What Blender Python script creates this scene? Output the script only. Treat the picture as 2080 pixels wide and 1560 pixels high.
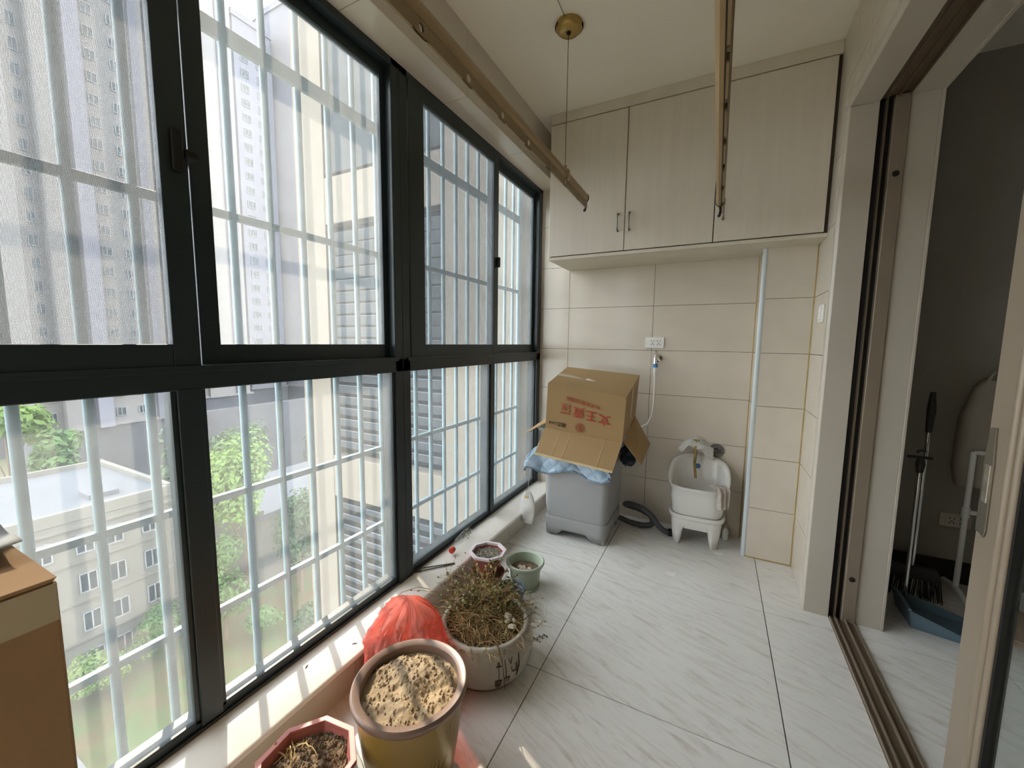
import bpy, bmesh, math, random
from mathutils import Vector, Matrix, noise
rnd = random.Random(7)
PI = math.pi
scene = bpy.context.scene
for o in list(bpy.data.objects): bpy.data.objects.remove(o)
COL = scene.collection

# ---------------------------------------------------------------- camera
cam_d = bpy.data.cameras.new('camera')
cam_d.sensor_fit = 'HORIZONTAL'; cam_d.sensor_width = 36.0
cam_d.lens = 36.0 * 810.0966 / 2080.0
cam_d.clip_start = 0.02; cam_d.clip_end = 600
cam = bpy.data.objects.new('camera', cam_d); COL.objects.link(cam)
def cam_axes(rx, ry, rz):
    cx, sx, cy, sy, cz, sz = math.cos(rx), math.sin(rx), math.cos(ry), math.sin(ry), math.cos(rz), math.sin(rz)
    B = Matrix(((1,0,0),(0,0,-1),(0,1,0)))
    Rz = Matrix(((cz,-sz,0),(sz,cz,0),(0,0,1)))
    Pm = Matrix(((1,0,0),(0,cx,-sx),(0,sx,cx)))
    Q = Matrix(((cy,-sy,0),(sy,cy,0),(0,0,1)))
    return Q @ Pm @ B @ Rz
R = cam_axes(0.104721819, 0.0121488315, -0.471967697)
m = Matrix((R[0], -R[1], -R[2])).transposed().to_4x4()
m.translation = Vector((0, 0, 1.248))
cam.matrix_world = m
scene.camera = cam

# ---------------------------------------------------------------- sky, sun, exposure
world = bpy.data.worlds.new('hazy_sky'); scene.world = world; world.use_nodes = True
wn = world.node_tree.nodes; wl = world.node_tree.links
wn['Background'].inputs[0].default_value = (0.90, 0.94, 1.0, 1)
wn['Background'].inputs[1].default_value = 6.6
sun_d = bpy.data.lights.new('sun', 'SUN'); sun_d.energy = 6.2; sun_d.angle = math.radians(0.8); sun_d.color = (1.0, 0.86, 0.68)
sun = bpy.data.objects.new('sun', sun_d); COL.objects.link(sun)
SUN_EL = math.radians(43.5)
sd = Vector((-0.886*math.cos(SUN_EL), 0.463*math.cos(SUN_EL), math.sin(SUN_EL)))
sun.rotation_euler = sd.to_track_quat('Z', 'Y').to_euler()
sun.location = (-6, 4, 9)
vs = scene.view_settings
vs.view_transform = 'Standard'; vs.look = 'None'; vs.gamma = 1.0; vs.use_curve_mapping = False; vs.exposure = 0.31

# ---------------------------------------------------------------- materials
def lin(c):
    if isinstance(c, str):
        c = [int(c[i:i+2], 16)/255 for i in (0, 2, 4)]
    return tuple(((x/12.92) if x <= .04045 else ((x+.055)/1.055)**2.4) for x in c) + (1.0,)
MATS = {}
def mat(name, col, rough=.5, metal=0.0, var=0.06, scale=6.0, bump=0.0, bscale=60.0, stretch=None, objvar=0.0, spec=.5, trans=0.0, sss=0.0, col2=None, coat=0.0, detail=4.0):
    if name in MATS: return MATS[name]
    M = bpy.data.materials.new(name); M.use_nodes = True
    nt = M.node_tree; N = nt.nodes; L = nt.links; b = N['Principled BSDF']
    c = lin(col)
    b.inputs['Roughness'].default_value = rough; b.inputs['Metallic'].default_value = metal
    b.inputs['Specular IOR Level'].default_value = spec
    if coat: b.inputs['Coat Weight'].default_value = coat; b.inputs['Coat Roughness'].default_value = .08
    tc = N.new('ShaderNodeTexCoord'); mp = N.new('ShaderNodeMapping')
    L.new(tc.outputs['Object'], mp.inputs[0])
    if stretch: mp.inputs['Scale'].default_value = stretch[:3]
    if stretch and len(stretch) > 3: mp.inputs['Rotation'].default_value = (0, 0, stretch[3])
    nz = N.new('ShaderNodeTexNoise'); nz.inputs['Scale'].default_value = scale; nz.inputs['Detail'].default_value = detail
    L.new(mp.outputs[0], nz.inputs['Vector'])
    rp = N.new('ShaderNodeValToRGB')
    c2 = lin(col2) if col2 else None
    rp.color_ramp.elements[0].position = .3; rp.color_ramp.elements[1].position = .7
    rp.color_ramp.elements[0].color = c2 if c2 else tuple(x*(1-var) for x in c[:3])+(1,)
    rp.color_ramp.elements[1].color = c if c2 else tuple(min(1, x*(1+var)) for x in c[:3])+(1,)
    L.new(nz.outputs['Fac'], rp.inputs[0])
    out = rp.outputs[0]
    if objvar:
        oi = N.new('ShaderNodeObjectInfo'); mr = N.new('ShaderNodeMapRange')
        mr.inputs[3].default_value = 1-objvar; mr.inputs[4].default_value = 1+objvar
        L.new(oi.outputs['Random'], mr.inputs[0])
        hs = N.new('ShaderNodeHueSaturation'); L.new(mr.outputs[0], hs.inputs['Value']); L.new(out, hs.inputs['Color']); out = hs.outputs[0]
    L.new(out, b.inputs['Base Color'])
    if bump:
        n2 = N.new('ShaderNodeTexNoise'); n2.inputs['Scale'].default_value = bscale; n2.inputs['Detail'].default_value = 5
        L.new(mp.outputs[0], n2.inputs['Vector'])
        bp = N.new('ShaderNodeBump'); bp.inputs['Strength'].default_value = bump; bp.inputs['Distance'].default_value = .01
        L.new(n2.outputs['Fac'], bp.inputs['Height']); L.new(bp.outputs[0], b.inputs['Normal'])
    if trans:
        ts = N.new('ShaderNodeBsdfTranslucent'); L.new(out, ts.inputs['Color'])
        mx = N.new('ShaderNodeMixShader'); mx.inputs[0].default_value = trans
        L.new(b.outputs[0], mx.inputs[1]); L.new(ts.outputs[0], mx.inputs[2])
        L.new(mx.outputs[0], N['Material Output'].inputs[0])
    MATS[name] = M
    return M

def floor_material():
    M = bpy.data.materials.new('floor_stone_tile'); M.use_nodes = True
    nt = M.node_tree; N = nt.nodes; L = nt.links; b = N['Principled BSDF']
    tc = N.new('ShaderNodeTexCoord'); mp = N.new('ShaderNodeMapping'); gm = N.new('ShaderNodeNewGeometry')
    L.new(gm.outputs['Position'], mp.inputs[0])
    mp.vector_type = 'TEXTURE'; mp.inputs['Rotation'].default_value = (0, 0, math.radians(-21)); mp.inputs['Scale'].default_value = (1/4.2, 1/24, 1)
    nz = N.new('ShaderNodeTexNoise'); nz.inputs['Scale'].default_value = 1.6; nz.inputs['Detail'].default_value = 8; nz.inputs['Roughness'].default_value = .62; nz.inputs['Distortion'].default_value = 1.2
    L.new(mp.outputs[0], nz.inputs['Vector'])
    rp = N.new('ShaderNodeValToRGB'); e = rp.color_ramp.elements
    e[0].position = .28; e[0].color = lin('cdc6bd'); e[1].position = .72; e[1].color = lin('eae7e3')
    k = e.new(.42); k.color = lin('dedad4'); k = e.new(.5); k.color = lin('e5e2dd')
    L.new(nz.outputs['Fac'], rp.inputs[0]); L.new(rp.outputs[0], b.inputs['Base Color'])
    b.inputs['Roughness'].default_value = .2
    n2 = N.new('ShaderNodeTexNoise'); n2.inputs['Scale'].default_value = 3; L.new(gm.outputs['Position'], n2.inputs['Vector'])
    mr = N.new('ShaderNodeMapRange'); mr.inputs[3].default_value = .12; mr.inputs[4].default_value = .34
    L.new(n2.outputs['Fac'], mr.inputs[0]); L.new(mr.outputs[0], b.inputs['Roughness'])
    return M

def glass_material(name, dust=.2, tint=(.96, .98, .975)):
    M = bpy.data.materials.new(name); M.use_nodes = True
    nt = M.node_tree; N = nt.nodes; L = nt.links; N.remove(N['Principled BSDF'])
    tr = N.new('ShaderNodeBsdfTransparent'); tr.inputs[0].default_value = tint+(1,)
    gl = N.new('ShaderNodeBsdfGlossy'); gl.inputs['Roughness'].default_value = .02
    lw = N.new('ShaderNodeLayerWeight'); lw.inputs['Blend'].default_value = .5
    pw = N.new('ShaderNodeMath'); pw.operation = 'POWER'; pw.inputs[1].default_value = 5; L.new(lw.outputs['Facing'], pw.inputs[0])
    fr = N.new('ShaderNodeMath'); fr.operation = 'MULTIPLY_ADD'; fr.inputs[1].default_value = .6; fr.inputs[2].default_value = .03; L.new(pw.outputs[0], fr.inputs[0])
    m1 = N.new('ShaderNodeMixShader'); L.new(fr.outputs[0], m1.inputs[0]); L.new(tr.outputs[0], m1.inputs[1]); L.new(gl.outputs[0], m1.inputs[2])
    ts = N.new('ShaderNodeBsdfTranslucent'); ts.inputs[0].default_value = (.86, .87, .86, 1)
    m2 = N.new('ShaderNodeMixShader')
    gm = N.new('ShaderNodeNewGeometry'); mp = N.new('ShaderNodeMapping'); mp.inputs['Scale'].default_value = (1, 1, .22)
    L.new(gm.outputs['Position'], mp.inputs[0])
    nz = N.new('ShaderNodeTexNoise'); nz.inputs['Scale'].default_value = 14; nz.inputs['Detail'].default_value = 9; nz.inputs['Roughness'].default_value = .7
    L.new(mp.outputs[0], nz.inputs['Vector'])
    mr = N.new('ShaderNodeMapRange'); mr.inputs[1].default_value = .25; mr.inputs[2].default_value = .75; mr.inputs[3].default_value = dust*.8; mr.inputs[4].default_value = dust*1.2
    L.new(nz.outputs['Fac'], mr.inputs[0]); L.new(mr.outputs[0], m2.inputs[0])
    L.new(m1.outputs[0], m2.inputs[1]); L.new(ts.outputs[0], m2.inputs[2]); L.new(m2.outputs[0], N['Material Output'].inputs[0])
    return M

def screen_material():
    M = bpy.data.materials.new('insect_screen_mesh'); M.use_nodes = True
    nt = M.node_tree; N = nt.nodes; L = nt.links; N.remove(N['Principled BSDF'])
    tr = N.new('ShaderNodeBsdfTransparent'); df = N.new('ShaderNodeBsdfDiffuse'); df.inputs[0].default_value = lin('2b2c31')
    ts = N.new('ShaderNodeBsdfTranslucent'); ts.inputs[0].default_value = lin('3c3e44')
    ad = N.new('ShaderNodeMixShader'); ad.inputs[0].default_value = .5; L.new(df.outputs[0], ad.inputs[1]); L.new(ts.outputs[0], ad.inputs[2])
    gm = N.new('ShaderNodeNewGeometry'); sp = N.new('ShaderNodeSeparateXYZ'); L.new(gm.outputs['Position'], sp.inputs[0])
    outs = []
    for k in (1, 2):
        mu = N.new('ShaderNodeMath'); mu.operation = 'MULTIPLY'; mu.inputs[1].default_value = 620; L.new(sp.outputs[k], mu.inputs[0])
        fr = N.new('ShaderNodeMath'); fr.operation = 'FRACT'; L.new(mu.outputs[0], fr.inputs[0])
        lt = N.new('ShaderNodeMath'); lt.operation = 'LESS_THAN'; lt.inputs[1].default_value = .26; L.new(fr.outputs[0], lt.inputs[0]); outs.append(lt)
    mx = N.new('ShaderNodeMath'); mx.operation = 'MAXIMUM'; L.new(outs[0].outputs[0], mx.inputs[0]); L.new(outs[1].outputs[0], mx.inputs[1])
    ms = N.new('ShaderNodeMixShader'); L.new(mx.outputs[0], ms.inputs[0]); L.new(tr.outputs[0], ms.inputs[1]); L.new(ad.outputs[0], ms.inputs[2])
    L.new(ms.outputs[0], N['Material Output'].inputs[0])
    return M

def plastic_film(name, col, alpha=.75):
    M = bpy.data.materials.new(name); M.use_nodes = True
    nt = M.node_tree; N = nt.nodes; L = nt.links; b = N['Principled BSDF']
    b.inputs['Base Color'].default_value = lin(col); b.inputs['Roughness'].default_value = .28
    ts = N.new('ShaderNodeBsdfTranslucent'); ts.inputs[0].default_value = lin(col)
    m1 = N.new('ShaderNodeMixShader'); m1.inputs[0].default_value = .55; L.new(b.outputs[0], m1.inputs[1]); L.new(ts.outputs[0], m1.inputs[2])
    tr = N.new('ShaderNodeBsdfTransparent'); tr.inputs[0].default_value = tuple(min(1, x*1.2+.05) for x in lin(col)[:3])+(1,)
    m2 = N.new('ShaderNodeMixShader'); m2.inputs[0].default_value = alpha; L.new(tr.outputs[0], m2.inputs[1]); L.new(m1.outputs[0], m2.inputs[2])
    L.new(m2.outputs[0], N['Material Output'].inputs[0])
    return M

m_floor = floor_material()
m_glass = glass_material('dusty_window_glass', .075)
m_glass_low = glass_material('grimy_lower_glass', .055)
m_doorglass = glass_material('door_glass', .02, (.90, .93, .92))
m_screen = screen_material()
m_grout = mat('tile_grout', '4a4336', .9)
m_tile = mat('cream_wall_tile', 'cec4b5', .16, var=.03, scale=2.5, objvar=.015)
m_ledge = mat('cream_sill_stone', 'f0eae1', .25, var=.05, scale=4)
m_ceil = mat('ceiling_paint', 'ece4d5', .9, var=.02, scale=2)
m_frame = mat('dark_green_aluminium', '243034', .38, var=.08)
m_rubber = mat('black_rubber', '0c0c0c', .6)
m_pipe = mat('pale_aqua_steel', '7f959c', .45, var=.12, scale=30)
m_cab = mat('whitewashed_wood_laminate', 'd4cabb', .42, var=.03, scale=3, stretch=(14, 14, .9), bump=.02)
m_cabin = mat('cabinet_carcass', 'd2cab9', .5)
m_dark_gap = mat('shadow_gap', '3a3125', .9)
m_steel = mat('brushed_nickel', '8f8a80', .28, .9)
m_chrome = mat('chrome', 'd8d8d6', .12, 1.0, var=.02)
m_bronze = mat('champagne_aluminium', 'a38a63', .38, .15, var=.05, scale=12)
m_bronze_d = mat('bronze_aluminium', '8c7755', .4, .15, var=.05)
m_brass = mat('antique_brass', 'a98d50', .3, .6, var=.1)
m_white_pl = mat('white_plastic', 'e6e4de', .35, var=.02)
m_jamb = mat('cream_lacquer', 'bbb2a4', .3, var=.02)
m_alu = mat('taupe_aluminium', '8f8170', .4, .25, var=.04)
m_alu_d = mat('brown_aluminium', '6d5f4e', .42, .25, var=.05)
m_seal = mat('yellowed_sealant', 'a98d52', .6, var=.2, scale=20)
m_bead = mat('pale_blue_corner_bead', 'c5cdd0', .35, var=.03)
m_roomwall = mat('grey_room_paint', '9c9890', .85, var=.03)
m_black = mat('black_skirting', '0d0d0d', .35)

# ---------------------------------------------------------------- mesh helpers
class MB:
    def __init__(s): s.v = []; s.f = []
    def add(s, vs, fs):
        n = len(s.v); s.v += [tuple(p) for p in vs]; s.f += [tuple(i+n for i in q) for q in fs]; return s
    def box(s, x0, x1, y0, y1, z0, z1):
        return s.add([(x0,y0,z0),(x1,y0,z0),(x1,y1,z0),(x0,y1,z0),(x0,y0,z1),(x1,y0,z1),(x1,y1,z1),(x0,y1,z1)],
                     [(0,3,2,1),(4,5,6,7),(0,1,5,4),(1,2,6,5),(2,3,7,6),(3,0,4,7)])
    def hexa(s, p):   # 8 corners, bottom 4 then top 4
        return s.add(p, [(0,3,2,1),(4,5,6,7),(0,1,5,4),(1,2,6,5),(2,3,7,6),(3,0,4,7)])
    def loops(s, loops, close=True, cap0=False, cap1=False):
        n = len(loops[0]); b = len(s.v); fs = []
        for L in loops: s.v += [tuple(p) for p in L]
        for i in range(len(loops)-1):
            for j in range(n if close else n-1):
                k = (j+1) % n
                fs.append((b+i*n+j, b+i*n+k, b+(i+1)*n+k, b+(i+1)*n+j))
        if cap0: fs.append(tuple(b+j for j in reversed(range(n))))
        if cap1: fs.append(tuple(b+(len(loops)-1)*n+j for j in range(n)))
        s.f += fs; return s
    def lathe(s, prof, n=32, c=(0,0,0), cap0=True, cap1=False, sx=1, sy=1):
        return s.loops([[(c[0]+r*sx*math.cos(2*PI*j/n), c[1]+r*sy*math.sin(2*PI*j/n), c[2]+z) for j in range(n)] for r, z in prof], True, cap0, cap1)
    def tube(s, path, r, n=8, cap=True):
        P = [Vector(p) for p in path]; loops = []; up = Vector((0, 0, 1)); prevN = None
        for i, p in enumerate(P):
            t = (P[min(i+1, len(P)-1)]-P[max(i-1, 0)])
            t = t.normalized() if t.length > 1e-9 else Vector((0, 0, 1))
            if prevN is None:
                a = up if abs(t.dot(up)) < .9 else Vector((1, 0, 0)); nn = t.cross(a).normalized()
            else:
                nn = prevN - t*prevN.dot(t); nn = nn.normalized() if nn.length > 1e-6 else t.orthogonal().normalized()
            prevN = nn; bb = t.cross(nn); rr = r[i] if isinstance(r, (list, tuple)) else r
            loops.append([p + nn*rr*math.cos(2*PI*j/n) + bb*rr*math.sin(2*PI*j/n) for j in range(n)])
        return s.loops(loops, True, cap, cap)
    def prism(s, poly, d, origin=(0,0,0), u=(1,0,0), w=(0,0,1), nrm=(0,1,0)):   # 2-D polygon extruded along nrm by d
        o = Vector(origin); u = Vector(u); w = Vector(w); nn = Vector(nrm)
        A = [o+u*a+w*b for a, b in poly]; B = [p+nn*d for p in A]
        return s.loops([A, B], True, True, True)
    def cyl(s, p0, p1, r, n=12): return s.tube([p0, p1], r, n)
    def build(s, name, m, parent=None, smooth=None, bev=0, sol=0, loc=None, rot=None, seg=2, kind=None, sub=0):
        me = bpy.data.meshes.new(name); me.from_pydata(s.v, [], s.f); me.update()
        bm = bmesh.new(); bm.from_mesh(me); bmesh.ops.recalc_face_normals(bm, faces=bm.faces); bm.to_mesh(me); bm.free()
        me.materials.append(m)
        o = bpy.data.objects.new(name, me); COL.objects.link(o)
        if parent: o.parent = parent
        if loc: o.location = loc
        if rot: o.rotation_euler = rot
        if smooth is not None:
            for p in me.polygons: p.use_smooth = True
            me.set_sharp_from_angle(angle=math.radians(smooth))
        if sol:
            md = o.modifiers.new('thickness', 'SOLIDIFY'); md.thickness = sol; md.offset = 0
        if bev:
            md = o.modifiers.new('bevel', 'BEVEL'); md.width = bev; md.segments = seg; md.limit_method = 'ANGLE'; md.angle_limit = math.radians(40)
        if sub:
            md = o.modifiers.new('subd', 'SUBSURF'); md.levels = sub; md.render_levels = sub
        if kind: o['kind'] = kind
        return o
def B(x0, x1, y0, y1, z0, z1): return MB().box(x0, x1, y0, y1, z0, z1)
def tag(o, label, cat=None, group=None, kind=None):
    o['label'] = label
    if cat: o['category'] = cat
    if group: o['group'] = group
    if kind: o['kind'] = kind
    return o
def thing(name, label, cat, loc=(0,0,0), rz=0, group=None, kind=None):
    o = bpy.data.objects.new(name, None); COL.objects.link(o); o.location = loc; o.rotation_euler = (0, 0, rz); o.empty_display_size = .05
    return tag(o, label, cat, group, kind)
def setting(name, label, loc=(0,0,0)):
    return thing(name, label, None, loc, kind='structure')
UNIT = {}
def piece(name, m, parent, x0, x1, y0, y1, z0, z1):   # box piece that shares one unit-cube mesh per material
    key = m.name
    if key not in UNIT:
        me = bpy.data.meshes.new(name); b = B(-.5, .5, -.5, .5, -.5, .5); me.from_pydata(b.v, [], b.f); me.update(); me.materials.append(m); UNIT[key] = me
    o = bpy.data.objects.new(name, UNIT[key]); COL.objects.link(o); o.parent = parent
    o.location = ((x0+x1)/2, (y0+y1)/2, (z0+z1)/2); o.scale = (x1-x0, y1-y0, z1-z0)
    return o
def copy_tree(o, parent=None):
    c = o.copy(); COL.objects.link(c); c.parent = parent
    for ch in o.children: copy_tree(ch, c)
    return c
def fbm(x, y, z=0, s=1.0):
    return noise.fractal(Vector((x*s, y*s, z*s)), 1.0, 2.0, 4)
def spans(a, b, joints):
    js = [a] + [j for j in sorted(joints) if a+.004 < j < b-.004] + [b]
    return list(zip(js[:-1], js[1:]))
G = .0013
ROWS = [.003+.3*k for k in range(0, 10)]

# ================================================================ SETTING
XL, XF, XR, YB, ZC = -1.095, -1.225, .445, 2.876, 2.665
Y0 = -1.2
# floor
fl = setting('floor', 'pale grey stone-look floor of large square tiles')
B(XF-.1, .53, Y0, YB+.02, -.06, -.008).build('screed', m_grout, fl)
B(.53, 3.2, Y0, YB+.02, -.06, -.008).build('screed', m_grout, fl)
FXJ = [-.5316+.8*k for k in range(-1, 6)]; FYJ = [2.108-.8*k for k in range(0, 6)]
for (xa, xb) in [(XL-.02, .532), (.622, 3.2)]:
    for a, b in spans(xa, xb, FXJ):
        for c, d in spans(Y0, YB+.01, FYJ):
            piece('floor_tile', m_floor, fl, a+.0018, b-.0018, c+.0018, d-.0018, -.012, 0)
# ceiling
ce = B(XL-.01, 3.2, Y0, YB+.03, ZC, ZC+.1).build('ceiling', m_ceil); tag(ce, 'plain off-white painted balcony ceiling', kind='structure')
# back wall
wb = setting('wall_back', 'glossy cream tiled end wall of the balcony')
B(-1.32, .72, YB+.008, YB+.02, -.05, ZC+.05).build('backing', m_grout, wb)
for a, b in spans(-1.30, .2, [-.998, -.398]):
    for c, d in spans(0, ZC, ROWS):
        piece('tile', m_tile, wb, a+G, b-G, YB, YB+.009, c+G, d-G)
# pipe chase box in the corner
B(.208, XR+.01, 2.648, YB+.01, 0, ZC).build('chase_core', m_grout, wb)
for c, d in spans(0, ZC, ROWS):
    piece('tile', m_tile, wb, .212+G, XR, 2.64, 2.649, c+G, d-G)
    piece('tile', m_tile, wb, .2, .209, 2.655, YB, c+G, d-G)
MB().cyl((.209, 2.649, .0), (.209, 2.649, 1.783), .0135, 16).build('corner_bead', m_bead, wb, smooth=40)['label'] = 'pale blue rounded corner bead'
for x, y in ((.1985, YB-.0015), (XR-.002, 2.639)):
    MB().cyl((x, y, 0), (x, y, 1.784), .0035, 6).build('sealant_bead', m_seal, wb)
MB().cyl((.212, 2.638, .002), (XR, 2.638, .002), .004, 6).build('sealant_bead', m_seal, wb)
# left wall: strip under the sill, and wall above the window
wl_ = setting('wall_left', 'cream tiled window wall below the sill and above the window')
B(-1.3, XL-.008, Y0, YB+.005, -.05, .125).build('parapet', m_grout, wl_)
for c, d in spans(Y0, YB, [2.13+.6*k for k in range(-6, 2)]):
    piece('tile', m_tile, wl_, XL-.009, XL, c+G, d-G, 0, .118)
B(-1.3, XL-.009, Y0, YB+.005, 2.382, ZC+.05).build('lintel', m_grout, wl_)
for c, d in spans(Y0, YB, [1.655+.6*k for k in range(-5, 3)]):
    piece('tile', m_tile, wl_, XL-.009, XL, c+G, d-G, 2.374, ZC)
    piece('tile', m_tile, wl_, -1.30, XL-.0005, c+G, d-G, 2.373, 2.382)
# sill
sl = MB().prism([(-1.30, .118), (XL+.018, .118), (XL+.024, .124), (XL+.024, .132), (XL+.016, .14), (-1.30, .14)], YB-Y0, (0, Y0, 0)).build('trim_1', m_ledge, smooth=50)
tag(sl, 'cream stone window sill running along the low ledge', kind='structure')
# right wall
wr = setting('wall_right', 'cream tiled side wall around the sliding door opening')
OY1, OY0, OZ = 2.235, -.35, 2.265
B(XR+.008, .715, OY1, 2.70, 0, ZC+.05).build('masonry', m_grout, wr)
B(XR+.008, .715, Y0, OY1, OZ, ZC+.05).build('masonry', m_grout, wr)
B(XR+.008, .715, Y0, OY0, 0, OZ).build('masonry', m_grout, wr)
for c, d in spans(0, ZC, ROWS):
    piece('tile', m_tile, wr, XR, XR+.009, OY1, 2.64, c+G, d-G)
for c, d in spans(OZ, ZC, ROWS):
    for a, b in spans(Y0, OY1, [2.04-.6*k for k in range(6)]): piece('tile', m_tile, wr, XR, XR+.009, a+G, b-G, c+G, d-G)
for c, d in spans(0, OZ, ROWS): piece('tile', m_tile, wr, XR, XR+.009, Y0, OY0, c+G, d-G)
# near end wall
wf = B(-1.32, 3.2, Y0-.1, Y0, -.05, ZC+.05).build('wall_front', m_tile); tag(wf, 'cream wall closing the near end of the balcony', kind='structure')
# room beyond
wi = B(.715, 3.3, YB+.004, YB+.12, -.05, ZC+.05).build('wall_inner', m_roomwall); tag(wi, 'dark grey painted wall of the room beyond the door', kind='structure')
wrt = B(.715, .73, OY1, YB+.004, 0, ZC).build('wall_return', m_roomwall); tag(wrt, 'narrow grey wall return beside the far door jamb', kind='structure')
we = B(3.2, 3.3, Y0, YB+.1, -.05, ZC+.05).build('wall_far', m_roomwall); tag(we, 'far side wall of the dim room', kind='structure')
wq = B(.7151, .73, Y0, OY0, 0, ZC).build('wall_side', m_roomwall); tag(wq, 'grey room wall beside the near door jamb', kind='structure')
wq2 = B(.7151, .73, OY0, OY1, OZ, ZC).build('wall_header', m_roomwall); tag(wq2, 'grey room wall above the door', kind='structure')
bb = B(.731, 3.2, YB-.012, YB+.004, 0, .118).build('baseboard_inner', m_black, bev=.003); tag(bb, 'black skirting along the dim room wall', kind='structure')

# ---- door: cream casing, bronze frame, floor track, sliding leaf
cas = setting('trim_2', 'cream lacquered casing around the sliding door opening')
MB().prism([(.427, 2.246), (.427, 2.222), (.436, 2.21), (.53, 2.207), (.53, 2.25), (.45, 2.25)], 2.236, (0, 0, 0), (1,0,0), (0,1,0), (0,0,1)).build('jamb_casing', m_jamb, cas, bev=.002)
MB().prism([(.427, 2.272), (.427, 2.248), (.436, 2.238), (.53, 2.235), (.53, 2.275), (.45, 2.275)], 2.246-OY0, (0, OY0, 0), (1,0,0), (0,0,1), (0,1,0)).build('head_casing', m_jamb, cas, bev=.002)
dr = setting('door_1', 'sliding glass door with taupe aluminium frame')
B(.532, .575, 2.228, 2.24, 0, 2.25).build('jamb_groove', m_rubber, dr)
B(.551, .556, 2.205, 2.23, 0, 2.24).build('jamb_fin', m_alu_d, dr)
B(.575, .622, 2.196, 2.24, 0, 2.243).build('jamb_channel', m_alu, dr, bev=.002)
for z in (.21, 1.94):
    MB().lathe([(.0005, 0), (.0115, 0), (.0115, .003), (.0005, .004)], 16, cap0=False).build('plug', m_rubber, dr, loc=(.598, 2.197, z), rot=(PI/2, 0, 0))
B(.622, .713, 2.207, 2.245, 0, 2.25).build('jamb_lining', m_jamb, dr, bev=.002)
B(.713, .724, 2.204, 2.25, 0, 2.26).build('jamb_edge', m_jamb, dr, bev=.002)
for i, (a, b) in enumerate(((.531, .548), (.548, .585), (.585, .622))):
    B(a, b, OY0, 2.21, 2.243+.004*i, 2.26).build('head_track', m_alu_d, dr, bev=.0015)
for x in (.549, .584, .618): B(x-.002, x+.002, OY0, 2.2, 2.232, 2.25).build('head_rib', m_alu_d, dr)
B(.622, .713, OY0, 2.21, 2.237, 2.26).build('head_lining', m_jamb, dr)
B(.713, .724, OY0, 2.21, 2.233, 2.26).build('head_edge', m_jamb, dr)
B(.531, .622, OY0, 2.205, -.01, .004).build('floor_track', m_alu_d, dr)
for x, h in ((.534, .010), (.553, .014), (.560, .006), (.588, .014), (.595, .006), (.619, .010)):
    B(x-.002, x+.002, OY0, 2.2, .003, h+.003).build('track_rib', m_alu, dr)
LX0, LX1, LY0, LY1 = .556, .584, .36, 1.275
lf = MB().box(LX0, LX1, LY1-.085, LY1, .018, 2.232).build('leaf_stile', m_alu, dr, bev=.003)
B(LX0, LX1, LY0, LY0+.085, .018, 2.232).build('leaf_stile', m_alu, dr, bev=.003)
MB().cyl((LX0-.001, LY1-.092, .02), (LX0-.001, LY1-.092, 2.23), .009, 12).build('stile_moulding', m_alu, dr, smooth=40)
MB().cyl((LX0+.004, LY1-.106, .02), (LX0+.004, LY1-.106, 2.23), .008, 12).build('stile_moulding', m_alu, dr, smooth=40)
B(LX0+.004, LX1-.004, LY1-.122, LY1-.112, .02, 2.23).build('gasket', m_rubber, dr)
B(LX0, LX1, LY0+.08, LY1-.085, .018, .11).build('leaf_rail', m_alu, dr, bev=.003)
B(LX0, LX1, LY0+.08, LY1-.085, 2.15, 2.232).build('leaf_rail', m_alu, dr, bev=.003)
B(.568, .572, LY0+.08, LY1-.112, .11, 2.15).build('pane', m_doorglass, dr)
hp = MB().prism([(1.262, .835), (1.268, .83), (1.268+.002, 1.0), (1.262, 1.072), (1.243, 1.075), (1.236, 1.0), (1.233, .84), (1.240, .826)], .004, (LX0-.004, 0, 0), (0,1,0), (0,0,1), (1,0,0)).build('handle', m_steel, dr, bev=.001)
B(LX0-.006, LX0-.003, 1.240, 1.259, .905, .99).build('handle_latch', m_chrome, hp, bev=.001)
# light switch on right wall
sw = thing('light_switch', 'white single rocker light switch on the tiled side wall', 'switch', (XR, 2.425, 1.403))
B(-.009, 0, -.043, .043, -.043, .043).build('plate', m_white_pl, sw, bev=.003)
B(-.013, -.009, -.028, .028, -.030, .030).build('rocker', m_white_pl, sw, bev=.002)

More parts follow.
